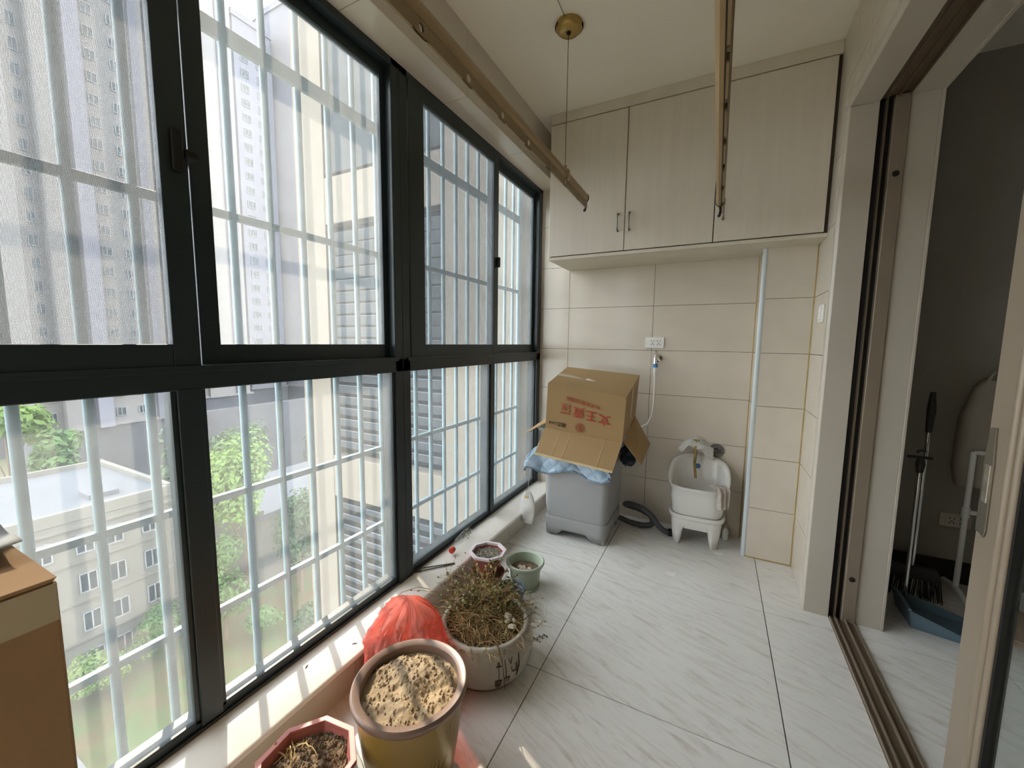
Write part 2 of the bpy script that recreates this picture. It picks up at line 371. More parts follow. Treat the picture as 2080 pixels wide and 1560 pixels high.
# ================================================================ WINDOWS
XG = -1.245          # fixed glass plane
def bar(name, par, x0, x1, y0, y1, z0, z1, b=.003): return B(x0, x1, y0, y1, z0, z1).build(name, m_frame, par, bev=b)
ZB, ZT = .14, 2.384
def window(nm, label, y0, y1, mull, kind):
    w = setting(nm, label)
    FX0 = -1.305
    bar('jamb', w, FX0, XF, y0, y0+.047, ZB, ZT); bar('jamb', w, FX0, XF, y1-.047 if kind == 'L' else y1-.062, y1, ZB, ZT)
    bar('bottom_rail', w, FX0, XF-.012, y0+.04, y1-.04, ZB, .172)
    bar('bottom_track', w, FX0, XF-.004, y0+.04, y1-.04, ZB, .152)
    bar('head_rail', w, FX0, XF, y0, y1, 2.345, ZT)
    bar('middle_rail', w, FX0, XF, y0, y1, 1.112, 1.172)
    bar('middle_lip', w, FX0, XF+.004, y0+.03, y1-.03, 1.160, 1.176, .001)
    for (a, b) in mull: bar('mullion', w, FX0, XF, a, b, .16, 1.12)
    edges = [y0+.04]+[q for ab in mull for q in ab]+[y1-.05]
    for i in range(0, len(edges), 2):
        a, b = edges[i], edges[i+1]
        B(XG-.0025, XG+.0025, a-.004, b+.006, .165, 1.118).build('pane', m_glass_low, w)
        for (c, d) in ((a, a+.012), (b-.012, b)): bar('glazing_bead', w, XG-.02, XG+.012, c, d, .17, 1.116, .001)
        bar('glazing_bead', w, XG-.02, XG+.012, a, b, .168, .182, .001)
    return w
def sash(w, x, y0, y1, sl, sr, screen=False, z0=1.168, z1=2.352, bz=.064, tz=.05):
    s = MB().box(x-.013, x+.013, y0, y0+sl, z0, z1).box(x-.013, x+.013, y1-sr, y1, z0, z1).box(x-.012, x+.012, y0+sl, y1-sr, z0, z0+bz).box(x-.012, x+.012, y0+sl, y1-sr, z1-tz, z1).build('sash', m_frame, w, bev=.002)
    B(x-.0025, x+.0025, y0+sl-.006, y1-sr+.006, z0+bz-.006, z1-tz+.006).build('pane', m_glass, s)
    if screen:
        MB().add([(x+.010, y0+sl-.004, z0+bz-.004), (x+.010, y1-sr+.004, z0+bz-.004), (x+.010, y1-sr+.004, z1-tz+.004), (x+.010, y0+sl-.004, z1-tz+.004)], [(0,1,2,3)]).build('insect_screen', m_screen, s)
    return s
w1 = window('window_1', 'large dark framed window nearest the camera with grey insect screen', -1.1, 1.345, [(-.06, -.005), (.513, .568)], 'L')
s = sash(w1, -1.238, -.02, .572, .055, .060, True)
s2 = sash(w1, -1.273, .590, 1.318, .050, .046)
sash(w1, -1.273, -1.06, -.02, .05, .05)
MB().box(-1.225, -1.212, .535, .56, 1.66, 1.76).box(-1.29, -1.21, .562, .592, 1.70, 1.72).build('latch', m_rubber, s, bev=.004)
w2 = window('window_2', 'dark framed window at the far end beside the washing machine', 1.345, YB, [(2.118, 2.165)], 'R')
s = sash(w2, -1.238, 1.400, 2.195, .100, .055, True)
sash(w2, -1.273, 2.16, 2.822, .05, .040)
MB().box(-1.225, -1.205, 2.172, 2.188, 1.70, 1.76).build('latch', m_rubber, s, bev=.004)

# ================================================================ SECURITY GRILLE
gr = thing('security_grille', 'pale aqua steel security grille of round bars outside the windows', 'grille', (-1.42, 0, 0))
S = .947
me_pipe = None
for k in range(-9, 21):
    y = (.295+.1315*k)*S
    if me_pipe is None:
        o = MB().cyl((0, 0, -.05), (0, 0, 2.62), .0115, 12).build('bar', m_pipe, gr, smooth=40); me_pipe = o.data
    else:
        o = bpy.data.objects.new('bar', me_pipe); COL.objects.link(o); o.parent = gr
    o.location = (0, y, 0)
for z, h in ((.729, .011), (.352, .011), (1.640, .012), (2.185, .024), (-.03, .012), (2.6, .012)):
    B(-.010, .010, -.95, 2.885, z-h, z+h).build('rail', m_pipe, gr, bev=.002)
MB().cyl((0, 2.87, -.05), (0, 2.87, 2.62), .016, 12).build('end_post', m_pipe, gr, smooth=40)
for y in (-.9, 1.34, 2.86):
    for z in (-.03, 2.6): B(.0, .12, y-.012, y+.012, z-.012, z+.012).build('bracket', m_pipe, gr)

# ================================================================ OUTSIDE
GZ = -24.0
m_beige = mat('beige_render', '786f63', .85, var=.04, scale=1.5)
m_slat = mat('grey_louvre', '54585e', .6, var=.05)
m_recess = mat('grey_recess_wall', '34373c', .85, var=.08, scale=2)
m_lawn = mat('lawn_grass', '33471a', .95, var=.3, scale=.45, col2='4b3a24', bump=.3, bscale=4, detail=9)
m_path = mat('concrete_path', '5c5c5c', .9)
m_leaf = mat('leaf_green', '4a6630', .7, var=.35, scale=1.2, trans=.35)
m_leaf2 = mat('leaf_dark_green', '3b5030', .7, var=.35, scale=1.2, trans=.3)
m_leaf3 = mat('leaf_yellow_green', '627a38', .7, var=.3, scale=1.2, trans=.4)
m_bark = mat('bark', '5a4a3a', .9, var=.2)
m_tower = mat('tower_cream_render', '6a6664', .85, var=.03, scale=.1)
m_tower2 = mat('tower_lilac_render', '68666e', .85, var=.03, scale=.1)
m_towerband = mat('tower_grey_band', '54535b', .85, var=.03, scale=.1)
m_podium = mat('grey_stone_podium', '404045', .9, var=.12, scale=.4)
m_pane = mat('far_window_pane', '2a3036', .15, var=.15, scale=.3, objvar=.3)
m_wframe = mat('white_window_frame', '7c7c7c', .5)
m_roof = mat('flat_roof_felt', '4d4e52', .85, var=.1, scale=.15)
m_lowwall = mat('low_block_cream', '5f5b54', .85, var=.05, scale=.4)

grd = MB().add([(-260, -160, GZ), (40, -160, GZ), (40, 260, GZ), (-260, 260, GZ)], [(0,1,2,3)]).build('ground', m_lawn)
tag(grd, 'lawn with dry patches far below the window', kind='structure')
pa = B(-33.2, -31.6, -20, 7.4, GZ, GZ+.05).build('garden_path', m_path); tag(pa, 'pale concrete path at the edge of the lawn', kind='structure')

# --- wing of the same apartment block, its wall starting at the end of the balcony
wg = thing('apartment_wing', 'beige wing of the apartment block with louvred recesses beside the window', 'building', (-2.6, 2.9, GZ))
def wgp(name, m, x0, x1, y0, y1, z0, z1, par=None, bev=0):
    return B(x0+2.6, x1+2.6, y0-2.9, y1-2.9, z0-GZ, z1-GZ).build(name, m, par or wg, bev=bev)
wgp('corner_pier', m_beige, -4.096, -3.66, 2.9, 8.5, GZ, 15.0)
wgp('wall', m_beige, -2.19, -1.325, 2.9, 8.5, GZ, 15.0)
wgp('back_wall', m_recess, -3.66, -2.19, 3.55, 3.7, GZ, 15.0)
me_sl = None
for fl_i in range(-8, 5):
    zb = 2.88*fl_i
    wgp('spandrel', m_beige, -3.66, -2.19, 2.9, 3.05, zb-.46, zb, bev=.01)
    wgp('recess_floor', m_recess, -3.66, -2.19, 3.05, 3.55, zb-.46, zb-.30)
    if -2 <= fl_i <= 2:
        wgp('recess_pipe', m_slat, -3.33, -3.25, 3.3, 3.38, zb, zb+2.42)
        for k in range(1, 20):
            z = zb+.121*k
            if me_sl is None:
                o = B(-.733, .733, -.052, .052, -.006, .006).build('slat', m_slat, wg); me_sl = o.data
            else:
                o = bpy.data.objects.new('slat', me_sl); COL.objects.link(o); o.parent = wg
            o.location = (-2.925+2.6, .06, z-GZ); o.rotation_euler = (math.radians(-58), 0, 0)

# --- windows helper for far blocks (one shared frame mesh and one shared pane mesh per size)
WM = {}
def far_window(par, axis, x, y, z, w, h):
    key = (axis, w, h)
    if key not in WM:
        d = .12
        f = MB(); t = .07
        for a0, a1, b0, b1 in ((-w/2, w/2, -h/2, -h/2+t), (-w/2, w/2, h/2-t, h/2), (-w/2, -w/2+t, -h/2, h/2), (w/2-t, w/2, -h/2, h/2), (-t/2, t/2, -h/2, h/2)):
            f.box(-.02, d, a0, a1, b0, b1) if axis == 'x' else f.box(a0, a1, -d, .02, b0, b1)
        p = B(-.03, .03, -w/2, w/2, -h/2, h/2) if axis == 'x' else B(-w/2, w/2, -.03, .03, -h/2, h/2)
        o1 = f.build('window', m_wframe, par); o2 = p.build('window_glass', m_pane, o1); WM[key] = (o1.data, o2.data)
    else:
        o1 = bpy.data.objects.new('window', WM[key][0]); COL.objects.link(o1); o1.parent = par
        o2 = bpy.data.objects.new('window_glass', WM[key][1]); COL.objects.link(o2); o2.parent = o1
    o1.location = (x, y, z)

# --- low flat-roofed block across the lawn
lb = thing('low_block', 'low cream block with flat grey roof across the lawn', 'building', (-48, 3, GZ))
def lbp(name, m, x0, x1, y0, y1, z0, z1, par=None, bev=0): return B(x0+48, x1+48, y0-3, y1-3, z0-GZ, z1-GZ).build(name, m, par or lb, bev=bev)
RZ = -11.24
lbp('walls', m_lowwall, -55, -41, -14, 16.2, GZ, RZ-.45)
lbp('roof_slab', m_roof, -54.9, -41.1, -13.9, 16.1, RZ-.45, RZ-.3)
lbp('parapet', m_lowwall, -41.35, -40.9, -14, 16.3, RZ-.9, RZ, bev=.05)
lbp('parapet', m_lowwall, -55.1, -54.7, -14, 16.3, RZ-.45, RZ+.15)
lbp('parapet', m_lowwall, -55, -41, 15.9, 16.3, RZ-.45, RZ+.1)
lbp('cornice', m_lowwall, -41.1, -40.75, -14, 16.4, RZ-1.45, RZ-1.25)
for k in range(1, 4): lbp('string_course', m_lowwall, -41.1, -40.85, -14, 16.3, RZ-.95-3.05*k-.12, RZ-.95-3.05*k+.08)
lbp('roof_hatch', m_roof, -45.2, -43.2, 11.8, 13.6, RZ-.3, RZ+.1)
lbp('downpipe', m_bark, -41.0, -40.88, 15.5, 15.62, GZ, RZ-.5)
for k in range(4):
    for j in range(9):
        y = 14.55-1.9*j-(j % 2)*.25
        far_window(lb, 'x', -41+48, y-3, RZ-2.7-3.05*k-GZ, 1.0, 1.5)

# --- second low roof behind the trees
lb2 = thing('garage_block', 'small low grey flat-roofed block behind the trees', 'building', (-46, 30, GZ))
B(-6, 6, -7, 9, 0, 7.2).build('walls', m_lowwall, lb2); B(-6.3, 6.3, -7.3, 9.3, 7.2, 7.6).build('roof_slab', m_roof, lb2); B(-6.3, 6.3, -7.3, -6.9, 7.6, 8.1).build('parapet', m_lowwall, lb2)

# --- towers
def tower(label, x, y0, y1, d, ztop, m, cols, podium, fh=2.95, bays=()):
    t = thing('apartment_tower', label, 'building', (x, (y0+y1)/2, GZ), group='apartment towers in the distance')
    yc = (y0+y1)/2
    B(-d, 0, y0-yc, y1-yc, podium-GZ, ztop-GZ).build('walls', m, t)
    B(-d, .25, y0-yc-.3, y1-yc+.3, 0, podium-GZ).build('podium', m_podium, t)
    B(-d, .5, y0-yc-.4, y1-yc+.4, podium-GZ, podium-GZ+.35).build('cornice', m_tower, t)
    B(-d-.2, .3, y0-yc-.3, y1-yc+.3, ztop-GZ, ztop-GZ+1.2).build('parapet', m, t)
    for a, b, dd, mm in bays:
        B(-.2, dd, a-yc, b-yc, podium-GZ, ztop-GZ-2).build('bay', mm, t)
    nf = int((ztop-podium-1)/fh)
    for k in range(nf):
        z = podium-GZ+1.9+fh*k
        if podium + fh*k > 62: break
        for (yy, dx, w, h) in cols:
            far_window(t, 'x', dx, yy-yc, z, w, h)
    return t
tower('tall cream tower seen through the insect screen, standing on a grey stone base', -80, 18.2, 32.5, 16, 92, m_tower,
      [(19.2, .05, .9, 1.5), (22.6, .05, .8, 1.5), (26.3, .05, 1.1, 1.3), (28.8, .05, .9, 1.3)], -11.8, bays=((20.2, 21.8, 1.6, m_tower), (23.4, 25.0, 1.6, m_tower2), (30.6, 31.6, .8, m_towerband)))
tower('lilac-grey tower seen through the clear upper pane beside the sash stile', -84, 36.5, 47.5, 15, 84, m_tower,
      [(38.0, .05, 1.0, 1.4), (45.6, .05, .9, 1.3)], -9.8, bays=((40, 44.2, .7, m_tower), (44.9, 46.4, .15, m_towerband)))
tower('paler stepped tower whose roof notch shows the sky', -92, 52.5, 60.3, 15, 67, m_tower2,
      [(54.5, .05, 1.6, 1.5), (57.6, .05, 1.2, 1.5)], -10, bays=((59, 60.1, .6, m_towerband),))
tower('distant grey tower mostly hidden behind the beige wing', -86, 61.6, 78, 15, 74, m_tower2, [(64, .05, 1.4, 1.5), (68, .05, 1.2, 1.5)], -10)
tower('dim grey tower at the far left beyond the cream tower', -130, 21, 29.3, 14, 50, m_towerband, [(23.5, .05, 1.4, 1.5), (27, .05, 1.4, 1.5)], -12)
rw = B(-74.5, -73, 34, 75, GZ, -10.6).build('retaining_wall', m_podium); tag(rw, 'long grey stone retaining wall at the foot of the towers', 'wall')

# --- trees and shrubs
def tree(name, label, cat, x, y, base, blobs, n, size, m, trunk=True, group='trees below the window'):
    t = thing(name, label, cat, (x, y, base), group=group)
    mb = MB()
    for i in range(n):
        bx, by, bz, br, bh = blobs[rnd.randrange(len(blobs))]
        while True:
            p = Vector((rnd.uniform(-1, 1), rnd.uniform(-1, 1), rnd.uniform(-1, 1)))
            if .35 < p.length < 1: break
        c = Vector((bx+p.x*br, by+p.y*br, bz+p.z*bh))
        nrm = (p+Vector((rnd.uniform(-.6, .6), rnd.uniform(-.6, .6), rnd.uniform(0, .9)))).normalized()
        a = nrm.orthogonal().normalized(); a.rotate(Matrix.Rotation(rnd.uniform(0, 6.28), 3, nrm)); b = nrm.cross(a)
        s_ = size*rnd.uniform(.6, 1.3)
        mb.add([c-a*s_, c+b*s_*.5, c+a*s_, c-b*s_*.5], [(0,1,2,3)])
    mb.build('foliage', m, t, kind='stuff')
    if trunk:
        top = max(b[2] for b in blobs)
        tr = MB().tube([(0, 0, 0), (.1, .05, top*.5), (0, 0, top)], [.22, .16, .05], 8)
        for k in range(4):
            b = blobs[k % len(blobs)]; tr.tube([(0.05, 0, top*.4), (b[0]*.6, b[1]*.6, b[2]*.8), (b[0], b[1], b[2])], [.09, .06, .02], 6)
        tr.build('trunk', m_bark, t, smooth=60)
    return t
def blobset(r, h, zc, k):
    return [(rnd.uniform(-.55, .55)*r, rnd.uniform(-.55, .55)*r, zc+rnd.uniform(-.5, .5)*h, r*rnd.uniform(.45, .7), h*rnd.uniform(.35, .55)) for _ in range(k)]
tree('broadleaf_tree', 'tall bright green tree right of the low block', 'tree', -38, 20.2, GZ, blobset(3.2, 6.0, 11.5, 14), 5200, .24, m_leaf3)
tree('broadleaf_tree', 'darker green tree right of the tall bright tree', 'tree', -36, 24.2, GZ, blobset(2.6, 4.4, 7.0, 12), 4200, .22, m_leaf2)
tree('broadleaf_tree', 'green tree in front of the tall bright tree', 'tree', -35.4, 17.0, GZ, blobset(1.9, 3.8, 5.6, 10), 3600, .20, m_leaf)
tree('broadleaf_tree', 'hazy tree behind the low block roof corner', 'tree', -58, 26.0, GZ, blobset(4.4, 6.0, 9.5, 12), 3600, .36, m_leaf2)
tree('broadleaf_tree', 'hazy tree in front of the retaining wall', 'tree', -63, 33.5, GZ, blobset(3.6, 6.0, 8.0, 12), 3600, .36, m_leaf2)
tree('broadleaf_tree', 'small hazy tree before the retaining wall beside the beige wing', 'tree', -56, 42.5, GZ, blobset(2.8, 5.0, 7.0, 12), 3000, .36, m_leaf2)
tree('broadleaf_tree', 'tree at the far left edge beyond the flat roof', 'tree', -76, 14.2, GZ, blobset(4, 4.4, 14, 8), 1600, .55, m_leaf3)
tree('broadleaf_tree', 'tree beside the base of the cream tower', 'tree', -70, 17.2, GZ, blobset(2.4, 3.2, 11.5, 7), 1200, .45, m_leaf)
tree('garden_shrub', 'rounded bright shrub against the low block', 'shrub', -37.0, 9.4, GZ, blobset(1.7, 1.7, 2.2, 9), 3200, .15, m_leaf3, False, 'shrubs on the lawn')
tree('garden_shrub', 'taller loose shrub near the low block corner', 'shrub', -38.4, 13.4, GZ, blobset(1.9, 1.7, 2.4, 9), 3200, .15, m_leaf, False, 'shrubs on the lawn')
tree('garden_shrub', 'low shrub right of the mullion on the lawn', 'shrub', -32.6, 18.6, GZ, blobset(1.4, 1.2, 2.0, 6), 1100, .2, m_leaf, False, 'shrubs on the lawn')
tree('garden_shrub', 'low dark shrub at the foot of the beige wing', 'shrub', -30.4, 21.0, GZ, blobset(1.5, 1.1, 1.6, 6), 1100, .2, m_leaf2, False, 'shrubs on the lawn')
tree('garden_shrub', 'dense hedge clump below the beige wing', 'shrub', -25.0, 22.5, GZ, blobset(2.6, 1.8, 2.6, 8), 1800, .22, m_leaf2, False, 'shrubs on the lawn')
tree('recess_foliage', 'foliage in the louvred recess one floor down, standing in for trees beyond', 'plant', -2.7, 3.33, -3.18, [(-.55, 0, 1.7, .2, .8), (.25, 0, 1.8, .2, .8), (-.15, 0, 1.2, .2, .9), (.4, 0, 1.0, .18, .8)], 900, .035, m_leaf, False, 'foliage in the recess')  # foliage set inside the recess in place of trees visible through the opening
# own building below the balcony
ob = B(-1.305, 3.3, Y0-3, 2.9, GZ, -.06).build('building_base', m_beige); tag(ob, 'beige wall of the building below the balcony', kind='structure')
ot = B(-1.305, 3.3, Y0-3, 2.9, ZC+.1, 15).build('building_upper', m_beige); tag(ot, 'beige wall of the building above the balcony', kind='structure')

# ================================================================ CABINET
cb = thing('wall_cabinet', 'whitewashed wood wall cabinet with three doors under the ceiling', 'cabinet', (-.28, 2.68, 1.776))
def cp(name, m, x0, x1, y0, y1, z0, z1, par=None, bev=0): return B(x0+.28, x1+.28, y0-2.68, y1-2.68, z0-1.776, z1-1.776).build(name, m, par or cb, bev=bev)
YD = 2.478
cp('bottom_panel', m_cabin, -1.006, .444, YD-.004, 2.874, 1.776, 1.794)
cp('carcass', m_dark_gap, -1.003, .444, YD+.02, 2.874, 1.794, 2.66)
cp('side_panel', m_cab, -1.008, -1.003, YD+.018, 2.874, 1.794, 2.66)
cp('fascia', m_cabin, -1.008, .444, YD, YD+.02, 2.605, 2.664)
cp('filler_strip', m_dark_gap, .430, .444, YD+.006, YD+.02, 1.794, 2.6)
for a, b, hx in ((-1.008, -.532, -.569), (-.5275, -.0575, -.502), (-.053, .430, -.012)):
    d = cp('door', m_cab, a, b, YD, YD+.018, 1.801, 2.600, bev=.0015)
    hd = MB().tube([(hx+.28, YD-2.68, 1.914-1.776), (hx+.28, YD-2.68-.02, 1.918-1.776), (hx+.28, YD-2.68-.024, 1.935-1.776), (hx+.28, YD-2.68-.024, 1.992-1.776), (hx+.28, YD-2.68-.02, 2.009-1.776), (hx+.28, YD-2.68, 2.013-1.776)], [.0065, .0055, .0042, .0042, .0055, .0065], 10)
    hd.build('handle', m_steel, d, smooth=60)

# ================================================================ DRYING POLES
def holed_strip(mb, x, th, ya, yb, za, zb, holes, r):
    cells = []; hs = sorted(holes); y = ya
    for h in hs:
        if h-.03 > y: cells.append((y, h-.03, None))
        cells.append((h-.03, h+.03, h)); y = h+.03
    if y < yb: cells.append((y, yb, None))
    zc = (za+zb)/2
    for a, b, h in cells:
        if h is None: mb.box(x-th/2, x+th/2, a, b, za, zb); continue
        n = 16; outer = []; inner = []
        for j in range(n):
            t = 2*PI*j/n; c, s_ = math.cos(t), math.sin(t); k = min((b-a)/2/max(abs(c), 1e-6), (zb-za)/2/max(abs(s_), 1e-6))
            outer.append((h+c*k, zc+s_*k)); inner.append((h+c*r*.85, zc+s_*r))
        mk = lambda L, xx: [(xx, p[0], p[1]) for p in L]
        mb.loops([mk(outer, x+th/2), mk(inner, x+th/2), mk(inner, x-th/2), mk(outer, x-th/2)])
def drying_pole(label, x, ztop, yend, holes, wire_y, roty=0):
    t = thing('drying_pole', label, 'drying pole', (x, yend, ztop), group='ceiling-hung drying poles')
    L0 = -.75-yend
    prof = [(-.0175, -.030), (-.0175, -.012), (-.012, -.003), (0, 0), (.012, -.003), (.0175, -.012), (.0175, -.030), (.008, -.043), (-.008, -.043)]
    MB().prism([(a, b) for a, b in prof], -L0, (0, L0, 0), (1,0,0), (0,0,1), (0,1,0)).build('tube', m_bronze, t, smooth=35)
    B(.0025, .0068, L0, -.002, -.0455, -.043).build('groove', m_dark_gap, t)
    st = MB(); holed_strip(st, .010, .006, L0, -.006, -.078, -.044, [h-yend for h in holes], .0105)
    so = st.build('hanging_strip', m_bronze_d, t)
    for h in holes[-7:-5]+holes[6:7]+holes[2:3]:
        MB().tube([(.010, h-yend+.0105*.9*math.cos(a), -.061+.0115*math.sin(a)) for a in [2*PI*i/16 for i in range(17)]], .0022, 6, False).build('grommet', m_rubber, so)
    MB().prism([(a*1.12, b*1.05+.001) for a, b in prof], .012, (0, -.006, 0), (1,0,0), (0,0,1), (0,1,0)).build('end_cap', m_rubber, t, bev=.002)
    MB().tube([(0, .002, -.04), (.002, .006, -.06), (0, .002, -.082), (-.003, -.004, -.086)], [.006, .005, .006, .007], 8).build('end_hook', m_rubber, t, smooth=60)
    for wy in wire_y:
        MB().box(-.02, .02, wy-yend-.014, wy-yend+.014, -.044, .004).build('clamp', m_bronze, t, bev=.004)
        MB().cyl((0, wy-yend, .0), (0, wy-yend, .022), .007, 10).build('clamp_knob', m_bronze_d, t, smooth=40)
        MB().cyl((0, wy-yend, .02), (0, wy-yend, ZC-ztop-.03), .0013, 6).build('wire', m_rubber, t)
    return t
drying_pole('champagne drying pole along the window with round hanging holes', -.672, 2.038, 2.15, [2.003-.2*k for k in range(13)], (1.83, -.3))
drying_pole('lower champagne drying pole down the middle of the balcony', -.025, 1.928, 2.15, [2.003-.2*k for k in range(13)], (-.3,))
pu = thing('ceiling_pulley', 'round brass pulley cap on the ceiling above the window-side pole', 'pulley', (-.672, 1.836, ZC))
MB().lathe([(.058, 0), (.060, -.006), (.058, -.022), (.046, -.034), (.020, -.038), (.0005, -.039)], 36, cap0=True).build('cap', m_brass, pu, smooth=50)
for a in (0.5, 3.6):
    MB().tube([(.056*math.cos(a+i*.12), .056*math.sin(a+i*.12), -.014) for i in range(-4, 5)], .0075, 8).build('slot', m_rubber, pu, smooth=50)
MB().lathe([(.010, -.030), (.010, -.042), (.004, -.050), (.0005, -.052)], 14, c=(0, -.006, 0)).build('wire_guide', m_rubber, pu, smooth=50)
cw = MB().cyl((-.672, 1.80, ZC-.010), (-.60, -1.1, ZC-.010), .0013, 6).build('pulley_wire', m_rubber); tag(cw, 'thin dark wire running along the ceiling from the brass pulley', 'wire')

# ================================================================ SOCKET, VALVE, HOSE
def socket(label, loc, n, dim=False):
    s_ = thing('wall_socket', label, 'socket', loc)
    w = .122 if n == 2 else .118
    pl = B(-w/2, w/2, -.009, 0, -.0365, .0365).build('plate', m_white_pl if not dim else m_jamb, s_, bev=.003)
    B(-w/2+.022, w/2-.014, -.0105, -.008, -.026, .026).build('insert', m_white_pl if not dim else m_jamb, s_, bev=.001)
    for q in (-1, 1):
        cx = .006+q*.020
        sl_ = MB()
        for dx, dz, a in ((-.0085, .012, 0), (.0085, .012, 0), (-.008, -.013, .5), (.008, -.013, -.5), (0, -.004, 0)):
            sl_.box(cx+dx-.0018, cx+dx+.0018, -.0112, -.0100, dz-.0042, dz+.0042)
        sl_.build('slots', m_rubber, s_)
    return s_
socket('white double wall socket above the water tap on the tiled end wall', (-.379, YB, 1.256), 2)
vl = thing('water_valve', 'chrome angle valve with blue hose nut on the tiled end wall', 'valve', (-.352, YB, 1.15))
MB().lathe([(.026, 0), (.027, .004), (.018, .008), (.0005, .009)], 20).build('flange', m_chrome, vl, rot=(PI/2, 0, 0), smooth=50)
MB().cyl((0, 0, 0), (0, -.045, 0), .010, 14).build('stub', m_chrome, vl, smooth=50)
MB().cyl((-.012, -.042, -.035), (-.012, -.042, .030), .013, 14).build('body', m_chrome, vl, smooth=50)
MB().box(-.024, 0, -.062, -.022, .030, .040).cyl((-.012, -.042, .036), (-.012, -.042, .052), .008, 10).build('handle', m_chrome, vl, bev=.003)
m_blue = mat('blue_plastic', '4f83bd', .4)
MB().cyl((-.012, -.042, -.060), (-.012, -.042, -.036), .017, 12).build('hose_nut', m_blue, vl)
ho = thing('inlet_hose', 'white inlet hose hanging from the blue valve nut behind the carton', 'hose', (-.364, YB-.042, 1.09))
MB().tube([(0, 0, 0), (0, 0, -.04)], [.012, .010], 12).build('ferrule', m_white_pl, ho, smooth=50)
MB().tube([(0, 0, -.03), (.004, 0, -.12), (.004, 0, -.25), (-.004, -.002, -.33), (-.03, -.01, -.39), (-.09, -.02, -.425), (-.16, -.04, -.43)], .0075, 10).build('tube', m_white_pl, ho, smooth=60)

# ================================================================ WASHING MACHINE, BLANKET, CARTON
m_wm = mat('grey_machine_shell', '9a9a99', .35, var=.02)
wm = thing('washing_machine', 'small grey top-loading washing machine in the corner under a carton', 'washing machine', (-.742, 2.545, 0))
def rrect(hx, hy, r, n=6):
    pts = []
    for cx, cy, a0 in ((hx-r, hy-r, 0), (-hx+r, hy-r, PI/2), (-hx+r, -hy+r, PI), (hx-r, -hy+r, 1.5*PI)):
        for i in range(n+1): a = a0+PI/2*i/n; pts.append((cx+r*math.cos(a), cy+r*math.sin(a)))
    return pts
def rl(hx, hy, r, z, n=6, dx=0, dy=0): return [(a+dx, b+dy, z) for a, b in rrect(hx, hy, r, n)]
MB().loops([rl(.196, .203, .04, .125), rl(.205, .212, .045, .20), rl(.212, .218, .045, .55), rl(.210, .216, .045, .60), rl(.19, .20, .04, .615)], True, True, True).build('body', m_wm, wm, smooth=40)
def rsub(hx, hy, r, zf, n=5, m_=16):
    pts = []
    cs = ((hx-r, hy-r, 0), (-hx+r, hy-r, PI/2), (-hx+r, -hy+r, PI), (hx-r, -hy+r, 1.5*PI))
    for q in range(4):
        cx, cy, a0 = cs[q]; nx = cs[(q+1) % 4]
        for i in range(n+1): a = a0+PI/2*i/n; pts.append((cx+r*math.cos(a), cy+r*math.sin(a)))
        e0 = pts[-1]; a1 = nx[2]; e1 = (nx[0]+r*math.cos(a1), nx[1]+r*math.sin(a1))
        for i in range(1, m_): t = i/m_; pts.append((e0[0]+(e1[0]-e0[0])*t, e0[1]+(e1[1]-e0[1])*t))
    return [(x, y, zf(x, y)) for x, y in pts]
def notch(x, y):
    k = max(0, min(1, (.105-min(abs(x), abs(y)))/.02)); return .014+.034*k
MB().loops([rsub(.200, .207, .04, lambda x, y: .128), rsub(.203, .210, .042, lambda x, y: .120), rsub(.200, .207, .042, lambda x, y: .060), rsub(.194, .202, .04, notch)], True, True, False).build('base_skirt', m_wm, wm, smooth=35, sol=.006)
for a, b in ((-.165, -.17), (.165, -.17), (-.165, .17), (.165, .17)):
    MB().loops([rl(.030, .030, .01, .06, 3, a, b), rl(.028, .028, .01, .008, 3, a, b)], True, False, True).build('foot', m_wm, wm, smooth=40)
    MB().cyl((a, b, 0), (a, b, .01), .017, 12).build('foot_pad', m_rubber, wm)
# quilted blanket draped over the machine top
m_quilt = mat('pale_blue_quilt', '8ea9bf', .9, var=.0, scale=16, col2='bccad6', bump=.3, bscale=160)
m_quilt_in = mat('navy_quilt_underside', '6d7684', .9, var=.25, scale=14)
ZQ = .622
def drape(u, v):   # sheet coordinates (metres) about the machine centre
    hx, hy, rr = .218, .222, .03
    ox = max(0, abs(u)-hx); oy = max(0, abs(v)-hy)
    sxn = math.copysign(1, u); syn = math.copysign(1, v)
    x = max(-hx, min(hx, u)); y = max(-hy, min(hy, v))
    q = .009*(abs(math.sin((u+v)*PI/.085))*abs(math.sin((u-v)*PI/.085)))**.5
    z = q
    drop = math.hypot(ox, oy) if (ox and oy) else ox+oy
    out = .010*min(1, drop*20)+.06*drop
    if ox and oy:
        d = Vector((ox*sxn, oy*syn)).normalized(); out += .30*min(ox, oy)
        x += d.x*out; y += d.y*out
    elif ox: x += sxn*out
    elif oy: y += syn*out
    z -= drop*.97
    w = .010*math.sin(u*26+v*7)*min(1, drop*7)
    if oy: y += syn*(w+q)
    if ox: x += sxn*(w+q)
    if u < -hx and v < -.05: x -= .30*ox*(.4+.6*min(1, -v/.25)); z += .25*ox   # the window-side corner flares out
    return (x, y, z)
nu, nv = 150, 160
U0, U1, V0, V1 = -.395, .262, -.415, .30
bl = thing('quilted_blanket', 'pale blue quilted blanket draped over the washing machine', 'blanket', (-.742, 2.545, ZQ))
mb = MB(); mb.loops([[drape(U0+(U1-U0)*i/nu, V0+(V1-V0)*j/nv + .022*math.sin(i*.082+1)*(1-j/nv)) for i in range(nu+1)] for j in range(nv+1)], False)
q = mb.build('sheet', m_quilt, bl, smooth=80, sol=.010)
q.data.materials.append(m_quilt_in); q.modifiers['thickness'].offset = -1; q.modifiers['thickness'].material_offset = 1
edge = [drape(U0+(U1-U0)*i/nu, V0+.022*math.sin(i*.082+1)) for i in range(nu+1)]
